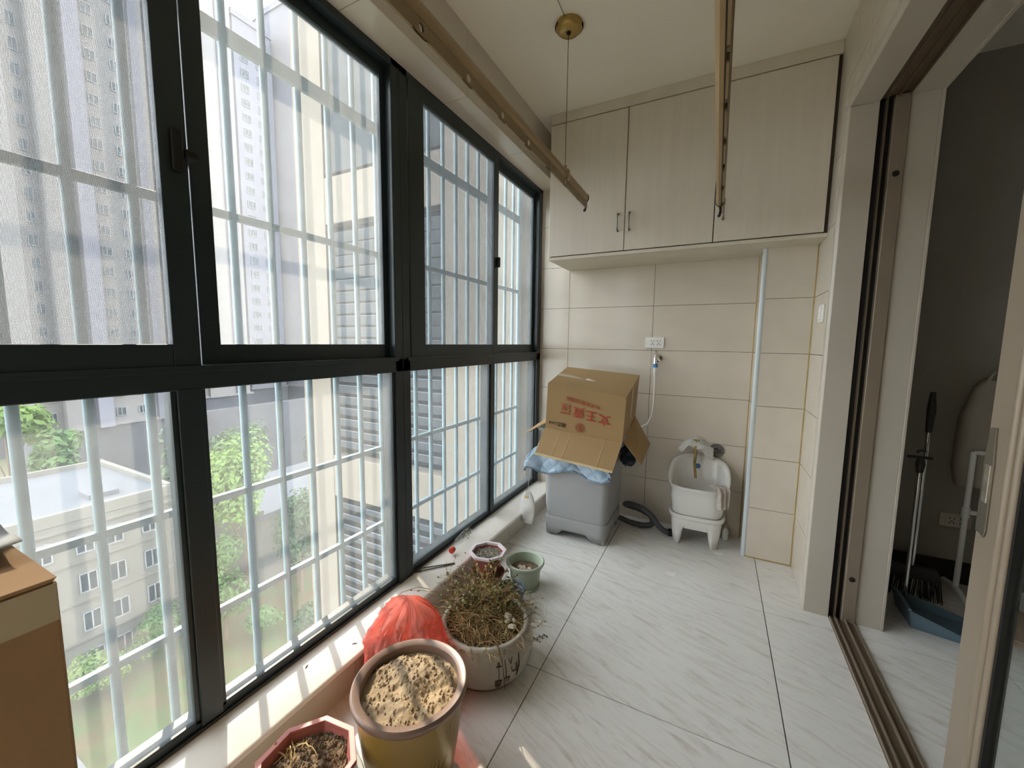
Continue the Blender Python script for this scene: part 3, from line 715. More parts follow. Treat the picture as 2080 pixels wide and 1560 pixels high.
MB().tube([(a, b-.002, c) for a, b, c in edge], .0055, 6).build('hem', mat('grey_blue_hem', '7b8fa3', .8), bl, smooth=60)
# carton, mouth downwards, flaps spread
m_card = mat('brown_cardboard', '9c7f57', .85, var=.04, scale=5, bump=.03, bscale=200)
m_card_d = mat('cardboard_raw_edge', 'c3ac86', .9, var=.1, scale=40)
m_tape = mat('clear_parcel_tape', 'b9a78a', .25, var=.05)
m_redink = mat('red_print', 'a5422c', .8, var=.1, scale=60)
m_blackink = mat('black_print', '3a2f22', .8)
ct = thing('carton', 'brown carton printed in red characters, upside down on the washing machine', 'box', (-.70, 2.47, .66))
off = Vector((-.70, 2.47, .66))
FTL, FTR = Vector((-.923, 2.300, .997)), Vector((-.441, 2.300, .946))
FBL, FBR = Vector((-.958, 2.36, .702)), Vector((-.467, 2.36, .660))
BTL, BTR = Vector((-.909, 2.62, 1.083)), Vector((-.428, 2.62, 1.049))
BBL, BBR = BTL+(FBL-FTL)*.97, BTR+(FBR-FTR)*.97
def slab(name, pts, th, m, par=ct, bev=0):
    P = [Vector(p)-off for p in pts]; n = (P[1]-P[0]).cross(P[-1]-P[0]).normalized()*th
    return MB().loops([P, [p+n for p in P]], True, True, True).build(name, m, par, bev=bev)
slab('front_panel', [FBL, FBR, FTR, FTL], -.004, m_card)
slab('back_panel', [BBL, BBR, BTR, BTL], .004, m_card)
slab('side_panel', [FBL, FTL, BTL, BBL], -.004, m_card)
slab('side_panel', [FBR, FTR, BTR, BBR], .004, m_card)
mt, mb_ = (FTL+BTL)/2, (FTR+BTR)/2
slab('top_flap', [FTL, FTR, mb_+(FTR-mb_)*.006, mt+(FTL-mt)*.006], -.004, m_card)
slab('top_flap', [BTL, BTR, mb_+(BTR-mb_)*.006, mt+(BTL-mt)*.006], .004, m_card)
up = Vector((0, -.25, 1)).normalized()
def on_top(a, b): return FTL+(FTR-FTL)*a+(BTL-FTL)*b+up*.0012
slab('tape', [on_top(0, .44), on_top(1, .44), on_top(1, .56), on_top(0, .56)], .0012, m_tape)
slab('tape_label', [on_top(.40, .44), on_top(.55, .44), on_top(.55, .58), on_top(.40, .58)], .0022, m_white_pl)
rs = (FTR-FBR).normalized()
slab('tape', [FTR+(BTR-FTR)*.44+Vector((.0012,0,0)), FTR+(BTR-FTR)*.56+Vector((.0012,0,0)), FTR+(BTR-FTR)*.56-rs*.22+Vector((.0012,0,0)), FTR+(BTR-FTR)*.44-rs*.22+Vector((.0012,0,0))], .001, m_tape)
slab('front_flap', [FBL, FBR, Vector((-.485, 2.212, .519)), Vector((-.965, 2.212, .562))], -.004, m_card)
slab('flap_edge', [Vector((-.484, 2.210, .532)), Vector((-.964, 2.210, .575)), Vector((-.966, 2.2115, .561)), Vector((-.486, 2.2115, .518))], .005, m_card_d)
for k in (.22, .36, .80):
    a = FBL+(FBR-FBL)*k; b = Vector((-.965, 2.212, .562)).lerp(Vector((-.485, 2.212, .519)), k)
    MB().cyl(a.lerp(b, .12)-off+Vector((0, -.0045, .001)), b-off+Vector((0, -.0045, .001)), .0022, 5).build('crease', m_card_d, ct)
slab('side_flap', [FBR+Vector((.004, .03, 0)), BBR+Vector((.004, -.02, 0)), Vector((-.352, 2.70, .595)), Vector((-.353, 2.36, .545))], .004, m_card)
slab('side_flap', [FBL+Vector((-.004, .06, .03)), BBL+Vector((-.004, -.02, 0)), Vector((-1.150, 2.60, .64)), Vector((-1.165, 2.46, .615))], -.004, m_card)
slab('back_flap', [BBL, BBR, BBR+Vector((.03, .10, -.1)), BBL+Vector((.03, .10, -.1))], .004, m_card)
# printing on the carton front (reads upside down)
ex = (FTL-FTR).normalized(); ey = -((FTL+FTR)/2-(FBL+FBR)/2).normalized(); en = ex.cross(ey).normalized()
if en.y > 0: en = -en
def front_pt(a, b): return FTL.lerp(FTR, a).lerp(FBL.lerp(FBR, a), b)     # a from left, b from top
def text_mesh(txt, size, name, m, par, origin, ux, uy, bold=0):
    cu = bpy.data.curves.new(name, 'FONT'); cu.body = txt; cu.size = size; cu.align_x = 'CENTER'; cu.align_y = 'CENTER'; cu.extrude = .0004; cu.offset = bold; cu.resolution_u = 2
    ob = bpy.data.objects.new(name, cu); COL.objects.link(ob)
    dg = bpy.context.evaluated_depsgraph_get(); me = bpy.data.meshes.new_from_object(ob.evaluated_get(dg)); bpy.data.objects.remove(ob)
    me.materials.clear(); me.materials.append(m)
    o = bpy.data.objects.new(name, me); COL.objects.link(o); o.parent = par
    uz = Vector(ux).cross(Vector(uy)).normalized()
    M4 = Matrix((Vector(ux), Vector(uy), uz)).transposed().to_4x4(); M4.translation = Vector(origin); o.matrix_basis = M4
    return o
ez = ex.cross(ey).normalized()
def print_at(txt, a, b, size, name, m, bold=0, sp=1.0):
    p = front_pt(a, b)-off+en*.0052
    return text_mesh(txt, size, name, m, ct, p, ex, ez.cross(ex), bold)
for ch, a, b_ in (('文', .765, .555), ('王', .60, .525), ('贡', .435, .495), ('酒', .265, .47)): print_at(ch, a, b_, .074, 'brand_character', m_redink, .0012)
for i, ch in enumerate('电子监管追溯码'): print_at(ch,   .675-.063*i, .315-.012*i, .031, 'small_character', m_redink)
print_at('规格:1×4', .165, .85, .030, 'spec_print', m_blackink, .0006)
p = front_pt(.465, .845)-off+en*.0052
sg = MB(); r0 = .029
for rr in (r0,): sg.tube([p+ex*rr*math.cos(2*PI*i/24)+ey*rr*math.sin(2*PI*i/24) for i in range(25)], .0013, 5, False)
for k in range(-3, 4):
    w_ = math.sqrt(max(0, (.025)**2-(k*.007)**2)); pts = [p+ey*(k*.007+.0018*math.sin(i*1.9+k))+ex*(-w_+2*w_*i/8) for i in range(9)]
    sg.tube(pts, .0011, 4)
sg.tube([p-ey*.024, p+ey*.024], .0014, 4); sg.build('round_emblem', m_redink, ct)
# white cloth bits by the carton
m_white_cloth = mat('white_cloth', 'e4e2dc', .9, var=.06, scale=20, bump=.2, bscale=80, trans=.25)
def crumple(name, label, cat, c, rx, ry, rz, seed, m=m_white_cloth, n=26, amp=.35):
    mb = MB(); loops = []
    for i in range(1, n):
        th = PI*i/n; L = []
        for j in range(n*2):
            ph = 2*PI*j/(n*2); d = Vector((math.sin(th)*math.cos(ph), math.sin(th)*math.sin(ph), math.cos(th)))
            k = 1+amp*noise.fractal(d*2.1+Vector((seed, seed*.3, 0)), 1, 2, 4); L.append((d.x*rx*k, d.y*ry*k, d.z*rz*k))
        loops.append(L)
    mb.loops(loops, True, True, True)
    o = mb.build(name, m, smooth=70, loc=c); return tag(o, label, cat)
crumple('crumpled_tissue', 'crumpled white tissue between the carton flap and the window', 'tissue', (-1.045, 2.53, .668), .045, .04, .022, 3.1)
# hanging white pouch on a string
po = thing('hanging_pouch', 'white cloth pouch hanging on a string beside the washing machine', 'pouch', (-1.035, 2.27, .08))
def pouch_pt(i, j, n, m_):
    t = j/m_; w = .050*(.45+.55*math.sin(min(1, t*2.2)*PI/2))*(1-.10*t**8)
    a = 2*PI*i/n; return (w*math.cos(a)*(1+.06*math.sin(3*a+t*5)), .014*math.sin(a)*(1+.3*math.sin(2*a+t*9)), .205*(1-t))
MB().loops([[pouch_pt(i, j, 24, 14) for i in range(24)] for j in range(15)], True, True, True).build('pouch', m_white_cloth, po, smooth=70)
MB().tube([(0, 0, .20), (.004, 0, .26), (.012, .01, .36), (.03, .02, .44)], .0016, 5).build('string', m_white_cloth, po)
MB().box(-.012, .012, -.0165, -.0145, .17, .182).build('stain', mat('yellow_stain', 'c9a764', .9), po)
# drain hose
m_hose = mat('grey_corrugated_hose', '4a4c50', .55, var=.1)
dh = thing('drain_hose', 'coiled dark grey drain hose on the floor behind the washing machine', 'hose', (-.42, 2.72, .0))
pts = []
base = [(-.12, .0, .045), (-.04, .0, .026), (.05, .0, .024), (.10, .01, .045), (.085, .05, .075), (.01, .07, .10), (-.06, .06, .115), (-.085, .03, .135), (-.04, .01, .15), (.04, .0, .135), (.10, -.01, .10), (.14, -.02, .055), (.185, -.03, .028), (.235, -.02, .026)]
for i in range(len(base)-1):
    p0, p1, p2, p3 = [Vector(base[max(0, min(len(base)-1, i+k))]) for k in (-1, 0, 1, 2)]
    for s_ in range(8):
        t = s_/8; pts.append(.5*((2*p1)+(p2-p0)*t+(2*p0-5*p1+4*p2-p3)*t*t+(3*p1-p0-3*p2+p3)*t**3))
pts.append(Vector(base[-1]))
MB().tube(pts, [.0195 if i % 2 else .0165 for i in range(len(pts))], 10).build('hose', m_hose, dh, smooth=60)
MB().cyl((.205, -.027, .024), (.25, -.02, .024), .024, 12).build('coupling', m_rubber, dh, smooth=40)

# ================================================================ MOP SINK
m_cer = mat('white_ceramic', 'dfdcd6', .12, var=.02, scale=5)
ms = thing('mop_sink', 'white ceramic mop sink on a footed pedestal by the end wall', 'sink', (-.055, 2.726, 0))
NS = 64
def sup(a, hx, hy, e=.55):
    c, s_ = math.cos(a), math.sin(a); return (hx*math.copysign(abs(c)**e, c), hy*math.copysign(abs(s_)**e, s_))
def rim_h(a):
    s_ = math.sin(a)      # +1 at the wall
    c_ = math.cos(a); t = max(0, min(1, (s_+.62)/1.35)); t = t*t*(3-2*t); return .372+.150*t*(1-.22*c_*c_)+.006*max(0, s_)*math.cos(4*a)
def ring(hx, hy, zf, e=.6): return [(*sup(2*PI*j/NS, hx, hy, e), zf(2*PI*j/NS)) for j in range(NS)]
MB().loops([ring(.138, .118, lambda a: .188), ring(.148, .126, lambda a: .20), ring(.158, .135, lambda a: .30, .62), ring(.163, .138, lambda a: rim_h(a)-.022, .70), ring(.176, .147, lambda a: rim_h(a)-.014, .74), ring(.178, .148, lambda a: rim_h(a)-.002, .74), ring(.170, .142, lambda a: rim_h(a)+.003, .74),
     ring(.156, .129, lambda a: rim_h(a)-.006, .74), ring(.150, .123, lambda a: rim_h(a)-.03, .72), ring(.140, .112, lambda a: .30), ring(.12, .095, lambda a: .235), ring(.07, .055, lambda a: .215), ring(.02, .016, lambda a: .212)], True, True, True).build('basin', m_cer, ms, smooth=60)
def foot_z(a):
    c, s_ = abs(math.cos(a)), abs(math.sin(a)); x = abs(sup(a, 1, 1, .45)[0]); y = abs(sup(a, 1, 1, .45)[1])
    k = min(x, y)    # 1 at the corners, small at mid sides
    return 0 if k > .70 else (.118*min(1, (.70-k)/.10))
MB().loops([ring(.150, .128, lambda a: .196, .5), ring(.152, .130, lambda a: .186, .5), ring(.150, .128, lambda a: .176, .5), ring(.140, .120, lambda a: .172, .45), ring(.138, .118, lambda a: max(.14, foot_z(a)), .45), ring(.132, .113, lambda a: max(.07, foot_z(a)), .45), ring(.124, .106, lambda a: foot_z(a), .45)], True).build('pedestal', m_cer, ms, smooth=55, sol=.020)
arch = MB().tube([(-.075, -.122, .100), (-.068, -.123, .128), (-.05, -.1235, .140), (.05, -.1235, .140), (.068, -.123, .128), (.075, -.122, .100)], .0035, 6)
arch.build('arch_moulding', m_cer, ms, smooth=60)
# tap, rag, strainer
m_oldbrass = mat('corroded_brass', '97834f', .45, .5, var=.25, scale=40)
tp = thing('sink_tap', 'corroded brass tap over the mop sink', 'tap', (-.085, YB, .585))
MB().tube([(0, 0, .0), (0, -.035, .004), (0, -.065, .0)], .011, 12).build('body', m_oldbrass, tp, smooth=60)
MB().tube([(0, -.06, .004), (.001, -.078, -.01), (.002, -.084, -.05), (-.002, -.086, -.10), (.004, -.086, -.15), (.010, -.086, -.20)], [.010, .011, .010, .009, .008, .008], 10).build('spout', m_oldbrass, tp, smooth=60)
MB().cyl((0, -.05, .01), (.002, -.052, .038), .006, 8).box(-.018, .022, -.058, -.046, .036, .044).build('lever', m_oldbrass, tp, bev=.002)
kb = crumple('blue_stopper', 'blue round stopper hanging against the inside of the mop sink', 'stopper', (-.068, 2.835, .452), .017, .012, .017, 9, m_blue, 12, .02)
rg = thing('wiping_rag', 'white rag draped over the sink tap', 'rag', (-.085, 2.825, .60))
def rag(u, v):
    x = u*.105; y = .01-.045*v; h = .030-.060*abs(u)**1.3-.045*max(0, v)**1.5*(1+.5*u)
    return (x, y+.012*math.sin(u*7+v*3), h+.012*math.sin(u*9+v*5)+.008*noise.noise(Vector((u*3, v*3, 1))))
MB().loops([[rag(-1+2*i/24, -1+2*j/18) for i in range(25)] for j in range(19)], False).build('cloth', m_white_cloth, rg, smooth=80, sol=.003)
stn = thing('sink_strainer', 'round grey slotted strainer hooked on the wall beside the tap', 'strainer', (.034, YB, .562))
m_greypl = mat('grey_plastic', '66645d', .5)
MB().tube([(.040*math.cos(2*PI*i/32), -.012, .040*math.sin(2*PI*i/32)) for i in range(33)], .0055, 8, False).build('outer_ring', m_greypl, stn, smooth=60)
MB().tube([(.020*math.cos(2*PI*i/24), -.013, .020*math.sin(2*PI*i/24)) for i in range(25)], .005, 8, False).build('inner_ring', m_greypl, stn, smooth=60)
for k in range(14):
    a = 2*PI*k/14; MB().cyl((.020*math.cos(a), -.013, .020*math.sin(a)), (.039*math.cos(a), -.012, .039*math.sin(a)), .0028, 6).build('spoke', m_greypl, stn)
MB().cyl((0, 0, 0), (0, -.03, 0), .014, 14).build('hub', mat('dark_hub', '3b3a34', .5), stn, smooth=50)
MB().lathe([(.042, 0), (.042, .006), (.0005, .007)], 24).build('back_plate', mat('strainer_plate', 'b9b3a6', .5), stn, rot=(PI/2, 0, 0))
lc = thing('lace_cloth', 'thin pinkish white cloth hung over the right rim of the mop sink', 'cloth', (.088, 2.628, .372), rz=-.75)
def lace(u, v):
    s_ = v*.16
    if s_ < .06: return (-.045+s_*.9, -.02+.055*u, .018+.004*math.sin(u*8)+.03*(1-u)*.3)
    d = s_-.06; return (.012+.012*math.sin(u*9+d*20)+.1*d, -.02+.055*u*(1-.3*v), .010-d*1.05)
MB().loops([[lace(-1+2*i/24, j/20) for i in range(25)] for j in range(21)], False).build('cloth', mat('lace_fabric', 'd9cfc8', .9, var=.12, scale=60, trans=.3), lc, smooth=80, sol=.002)
sb = thing('small_bottle', 'small white bottle on the floor behind the mop sink', 'bottle', (.118, 2.82, 0))
MB().lathe([(.016, 0), (.018, .004), (.018, .06), (.010, .07), (.008, .08)], 16, cap1=True).build('body', m_white_pl, sb, smooth=50)
MB().lathe([(.009, .078), (.009, .092)], 12, cap1=True).build('cap', m_jamb, sb)

# ================================================================ POTS ALONG THE SILL
m_soil_dry = mat('dry_sandy_soil', 'a58e6e', .95, var=.0, scale=9, col2='8a7862', bump=.2, bscale=70)
m_soil_dark = mat('dark_potting_soil', '4c3d2f', .95, var=.0, scale=60, col2='86735c', bump=.5, bscale=160)
m_soil_husk = mat('husky_soil', '8a7258', .95, var=.0, scale=70, col2='4a3b2c', bump=.5, bscale=160)
m_soil_grey = mat('pebbly_soil', '5a5148', .95, var=.0, scale=90, col2='9a9284', bump=.5, bscale=200)
def soil(par, r, z, m, mound=.02, amp=.01, nr=26, na=64, n=0, seed=0, size=.008, scale=9, name='soil'):
    mb = MB(); loops = []
    def h(x, y, k): return z+mound*(1-k*k)+amp*noise.fractal(Vector((x*scale*3+seed, y*scale*3, seed)), .8, 2.1, 5)*(1 if k < .97 else .3)
    for i in range(nr+1):
        k = max(.02, i/nr); loops.append([(r*k*math.cos(2*PI*j/na), r*k*math.sin(2*PI*j/na), h(r*k*math.cos(2*PI*j/na), r*k*math.sin(2*PI*j/na), k)) for j in range(na)])
    mb.loops(loops, True, True, False); o = mb.build(name, m, par, smooth=75)
    if n:
        cl = MB(); rr = random.Random(seed+5)
        for _ in range(n):
            k = math.sqrt(rr.random())*.96; a = rr.uniform(0, 2*PI); x, y = r*k*math.cos(a), r*k*math.sin(a); s_ = size*rr.uniform(.35, 1.3)
            c = Vector((x, y, h(x, y, k)+s_*.15)); pts = []
            for d in ((1,0,0),(-1,0,0),(0,1,0),(0,-1,0),(0,0,1),(0,0,-1)): pts.append(c+Vector(d)*s_*rr.uniform(.6, 1.2))
            cl.add(pts, [(0,2,4),(2,1,4),(1,3,4),(3,0,4),(2,0,5),(1,2,5),(3,1,5),(0,3,5)])
        cl.build('clods', m, par, kind='stuff')
    return h
def stems(par, n, src, length, r, m, seed, droop=1.0, up=.6, name='dried_stems', leaf=None, nl=0, lsize=.01):
    rr = random.Random(seed); mb = MB(); lm = MB()
    for _ in range(n):
        p = Vector(src(rr)); a = rr.uniform(0, 2*PI); d = Vector((math.cos(a), math.sin(a), rr.uniform(.1, 1)*up)).normalized(); L = length*rr.uniform(.4, 1.2); path = [p.copy()]
        for k in range(7):
            d = (d+Vector((rr.uniform(-.45, .45), rr.uniform(-.45, .45), -.22*droop+rr.uniform(-.2, .2)))).normalized(); p = p+d*L/7
            if p.z < src.floor: p.z = src.floor+rr.uniform(0, .01)
            path.append(p.copy())
        mb.tube(path, [r*(1-.09*k) for k in range(8)], 4, False)
        for _k in range(nl):
            q = path[rr.randrange(3, 8)]; s_ = lsize*rr.uniform(.6, 1.4); aa = Vector((rr.uniform(-1,1), rr.uniform(-1,1), rr.uniform(-.3,1))).normalized(); bb_ = aa.orthogonal().normalized()
            lm.add([q, q+aa*s_+bb_*s_*.5, q+aa*s_*2, q+aa*s_-bb_*s_*.5], [(0,1,2,3)])
    mb.build(name, m, par, kind='stuff', smooth=60)
    if nl: lm.build('dried_leaves', leaf, par, kind='stuff')
class Src:
    def __init__(s, f, floor): s.f = f; s.floor = floor
    def __call__(s, rr): return s.f(rr)

# big brown glazed pot with sandy soil
m_glaze = mat('mustard_glaze', '8f7439', .3, var=.12, scale=8)
m_rimglaze = mat('brown_rim_glaze', '7d665a', .35, var=.12, scale=9)
p1 = thing('soil_pot', 'large mustard glazed pot with brown rim full of dry sandy soil', 'plant pot', (-.712, .79, 0))
MB().lathe([(.110, 0), (.114, .006), (.118, .03), (.134, .14), (.141, .20), (.147, .276), (.138, .276), (.122, .22), (.10, .02)], 56, cap1=True).build('body', m_glaze, p1, smooth=50)
MB().lathe([(.146, .272), (.150, .275), (.152, .281), (.158, .285), (.160, .292), (.159, .299), (.154, .303), (.139, .301), (.1345, .297), (.133, .27), (.13, .25)], 72, cap0=False).build('rim', m_rimglaze, p1, smooth=45)
soil(p1, .1335, .272, m_soil_dry, .022, .016, 60, 140, 300, 2, .0055, 3.6)
m_ink = mat('dark_brush_glaze', '3c3020', .5)
def on_pot(a, z, r): return Vector((r*math.cos(a), r*math.sin(a), z))
ink = MB(); rr = random.Random(11)
def potr(z): return .132+(z-.14)*.1+.0012 if z > .14 else .118+(z-.03)*.127+.0012
for k in range(70):
    a = -.42+rr.uniform(-.34, .32); z = .125+rr.uniform(-.060, .070)+.10*(a+.42); L = rr.uniform(.008, .028)
    ink.tube([on_pot(a+t*L*3*.8, z+t*L+.003*math.sin(t*6), potr(z+t*L)) for t in (0, .33, .66, 1)], [.0009, .0018, .0014, .0005], 4)
ink.build('painted_pattern', m_ink, p1, smooth=60)

# white round planter with dried plant
m_planter = mat('speckled_white_glaze', 'a8a192', .35, var=.06, scale=30, bump=.03, bscale=120)
p2 = thing('round_planter', 'low round white ceramic planter painted with garden tools, full of dried plants', 'planter', (-.735, 1.240, 0))
MB().lathe([(.128, 0), (.136, .008), (.165, .04), (.183, .085), (.186, .115), (.179, .150), (.170, .176), (.166, .187), (.158, .190), (.149, .186), (.147, .172), (.15, .12), (.12, .03)], 64, cap1=True).build('body', m_planter, p2, smooth=60)
MB().lathe([(.134, 0), (.134, .004)], 48, cap1=True).build('foot_ring', m_rimglaze, p2)
soil(p2, .148, .160, m_soil_dark, .012, .014, 24, 64, 260, 4, .006, 7)
m_straw = mat('dried_straw', '94794f', .9, var=.35, scale=18)
m_straw2 = mat('dried_brown_stem', '5d4730', .9, var=.35, scale=18)
m_dleaf = mat('withered_leaf', '6b6a3c', .85, var=.4, scale=20)
def src2(rr):
    k = math.sqrt(rr.random())*.125; a = rr.uniform(0, 2*PI); return (k*math.cos(a), k*math.sin(a), .178)
stems(p2, 560, Src(src2, .172), .15, .0017, m_straw, 21, 1.1, .9)
stems(p2, 200, Src(src2, .172), .15, .0015, mat('bleached_straw', 'b19a70', .9, var=.2, scale=18), 27, 1.1, .9, 'bleached_stems')
stems(p2, 260, Src(src2, .172), .12, .0018, m_straw2, 22, 1.2, .6, 'brown_stems', m_dleaf, 2, .005)
def src2b(rr): return (-.06+rr.uniform(-.08, .09), .09+rr.uniform(-.10, .06), .165)
stems(p2, 260, Src(src2b, .15), .19, .0016, m_straw, 23, .5, 2.4, 'trailing_stems', m_dleaf, 4, .007)
def src2c(rr): return (-.03+rr.uniform(-.10, .06), .09+rr.uniform(-.04, .04), .180)
stems(p2, 60, Src(src2c, .17), .10, .0014, m_straw2, 24, .8, 1.0, 'leafy_stems', mat('dull_green_leaf', '4f6236', .8, var=.3, scale=20), 4, .006)
st = MB().tube([(.10, -.10, .19), (.125, -.125, .205), (.145, -.135, .17), (.155, -.138, .11), (.158, -.136, .07)], [.002, .0018, .0016, .0014, .001], 5); st.build('hanging_sprig', m_straw2, p2, smooth=60)
pbl = random.Random(3)
for x, y in ((.085, .02), (.105, .035), (.075, .045), (-.02, .125), (-.05, .12), (.02, .13), (.115, .0)):
    s_ = pbl.uniform(.010, .016); crystal = MB().lathe([(.3*s_, -s_*.4), (s_*1.1, 0), (s_*.8, s_*.5), (s_*.2, s_*.7)], 6, sx=pbl.uniform(.8, 1.4), cap1=True)
    crystal.build('white_stone', mat('white_stone', 'cfc7b2', .8, var=.1, scale=30), p2, loc=(x, y, .19), rot=(pbl.uniform(-.5, .5), pbl.uniform(-.5, .5), pbl.uniform(0, 3)))
def planter_r(z):
    pr = [(.008, .136), (.04, .165), (.085, .183), (.115, .186), (.155, .178), (.185, .168), (.196, .164)]
    for (a, b), (c, d) in zip(pr, pr[1:]):
        if a <= z <= c: return b+(d-b)*(z-a)/(c-a)+.0012
    return .186
def pstroke(mb, pts, r=.0016):
    P = []
    for (a0, z0), (a1, z1) in zip(pts, pts[1:]):
        for t in (0, .25, .5, .75): P.append((a0+(a1-a0)*t, z0+(z1-z0)*t))
    P.append(pts[-1]); mb.tube([on_pot(a, z, planter_r(z)) for a, z in P], r, 5)
tl = MB(); A0 = -.78
pstroke(tl, [(A0, .14), (A0, .085)]); pstroke(tl, [(A0-.05, .135), (A0+.05, .135)], .003); pstroke(tl, [(A0-.02, .145), (A0+.02, .145)], .003)
for k in (-.05, -.03, -.01, .01, .03, .05): pstroke(tl, [(A0+k, .083), (A0+k*.9, .060), (A0+k*.3, .05)], .004)
pstroke(tl, [(A0+.13, .15), (A0+.15, .09)]); 
for k in (0, .05, .10): pstroke(tl, [(A0+.12+k, .085), (A0+.13+k, .06)])
pstroke(tl, [(A0+.12, .085), (A0+.23, .085)])
pstroke(tl, [(A0+.21, .15), (A0+.25, .13), (A0+.29, .15)]); pstroke(tl, [(A0+.25, .12), (A0+.28, .10), (A0+.36, .10), (A0+.36, .12)])
pstroke(tl, [(A0+.46, .15), (A0+.40, .085), (A0+.41, .07)], .0025); pstroke(tl, [(A0+.37, .125), (A0+.40, .08), (A0+.44, .125)], .003)
tl.build('painted_tools', m_ink, p2, smooth=60)

# green round pot
m_green = mat('sage_green_plastic', 'aeb9a4', .4, var=.03)
p3 = thing('green_pot', 'sage green round plastic pot with pale pebbles', 'plant pot', (-.813, 1.768, 0))
MB().lathe([(.066, .004), (.070, .006), (.080, .10), (.083, .112), (.094, .116), (.098, .124), (.098, .132), (.093, .136), (.085, .132), (.080, .10), (.07, .02)], 48, cap1=True).build('pot', m_green, p3, smooth=50)
MB().lathe([(.062, 0), (.076, .003), (.078, .012), (.074, .012), (.07, .006)], 48, cap1=True).build('saucer', m_green, p3, smooth=50)
soil(p3, .077, .085, m_soil_dark, .004, .006, 14, 48, 60, 7, .004)
for k in range(16):
    a = pbl.uniform(0, 6.28); q = pbl.uniform(0, .045); s_ = pbl.uniform(.008, .014)
    MB().lathe([(.2*s_, -s_*.4), (s_, 0), (s_*.7, s_*.45), (s_*.15, s_*.6)], 7, sx=pbl.uniform(.8, 1.4), cap1=True).build('pebble', mat('pinkish_pebble', 'd0b9a6', .8, var=.15, scale=40), p3, loc=(q*math.cos(a)-.005, q*math.sin(a)-.01, .094), rot=(pbl.uniform(-.4, .4), pbl.uniform(-.4, .4), pbl.uniform(0, 3)))
# dark blue nursery pot
m_navy = mat('navy_plastic', '3f4e5a', .4, var=.04)
p4 = thing('navy_pot', 'empty dark blue plastic pot beside the white planter', 'plant pot', (-.790, 1.566, 0))
MB().lathe([(.046, 0), (.048, .003), (.060, .092), (.0655, .095), (.067, .108), (.064, .110), (.060, .106), (.059, .092), (.053, .088), (.045, .01)], 44, cap1=True).build('pot', m_navy, p4, smooth=45)
soil(p4, .046, .012, m_soil_dark, .0, .003, 8, 32)
# brown bowl and octagonal pot in it
m_terra = mat('red_brown_plastic', '8c4a3a', .35, var=.08, scale=12)
m_pinkrim = mat('pale_lilac_rim', 'd5c8cc', .35, var=.04)
p5 = thing('brown_bowl', 'red brown plastic bowl holding an octagonal pot beside the sill', 'bowl', (-.968, 1.655, 0))
MB().lathe([(.050, 0), (.055, .004), (.078, .078), (.086, .090), (.083, .093), (.074, .083), (.052, .01)], 40, cap1=True).build('bowl', m_terra, p5, smooth=50)
soil(p5, .069, .070, m_soil_dark, 0, .005, 10, 40, 40, 12, .004)
def octpot(par, r0, r1, h, mbody, mrim, rimw=.012, rimh=.012):
    a0 = PI/8
    def ringo(r, z): return [(r*math.cos(a0+2*PI*j/8), r*math.sin(a0+2*PI*j/8), z) for j in range(8)]
    MB().loops([ringo(r0, 0), ringo(r1, h-rimh), ringo(r1, h-.002), ringo(r1-.004, h-.002), ringo(r0-.004, .01)], True, True, True).build('body', mbody, par, bev=.0015)
    MB().loops([ringo(r1-.001, h-rimh), ringo(r1+rimw, h-rimh), ringo(r1+rimw, h), ringo(r1-.006, h), ringo(r1-.007, h-rimh)], True).build('rim', mrim, par, bev=.0015)
p6 = thing('octagonal_pot', 'red brown octagonal pot with pale lilac rim standing in the brown bowl', 'plant pot', (-.974, 1.662, .076), rz=.2)
octpot(p6, .056, .086, .122, m_terra, m_pinkrim, .010, .012)
soil(p6, .078, .098, m_soil_grey, .004, .006, 14, 40, 220, 14, .0045)
# front pots
m_pink = mat('dusty_pink_plastic', 'b06a62', .4, var=.1, scale=10)
m_greypot = mat('pale_grey_plastic', 'a9a9a0', .45, var=.05)
p7 = thing('grey_pot', 'pale grey round pot of dark soil under the pink octagonal pot', 'plant pot', (-.842, .552, 0))
MB().lathe([(.09, 0), (.095, .004), (.122, .098), (.136, .103), (.140, .116), (.136, .122), (.126, .118), (.120, .09), (.09, .01)], 52, cap1=True).build('pot', m_greypot, p7, smooth=50)
soil(p7, .119, .086, m_soil_dark, .004, .008, 20, 56, 200, 17, .005)
p8 = thing('octagonal_pot', 'dusty pink octagonal pot of dry soil nearest the camera', 'plant pot', (-.838, .556, .094), rz=.12)
octpot(p8, .078, .112, .125, m_pink, m_pink, .010, .012)
soil(p8, .106, .092, m_soil_husk, .012, .010, 24, 64, 700, 19, .006)
def src8(rr): return (rr.uniform(-.09, -.05), rr.uniform(.0, .05), .10)
stems(p8, 16, Src(src8, .09), .09, .0022, mat('pale_straw', 'b79a6a', .85, var=.25, scale=20), 31, .9, 1.2, 'withered_shoots', mat('pale_straw_leaf', 'b89b62', .85, var=.3, scale=20), 1, .008)
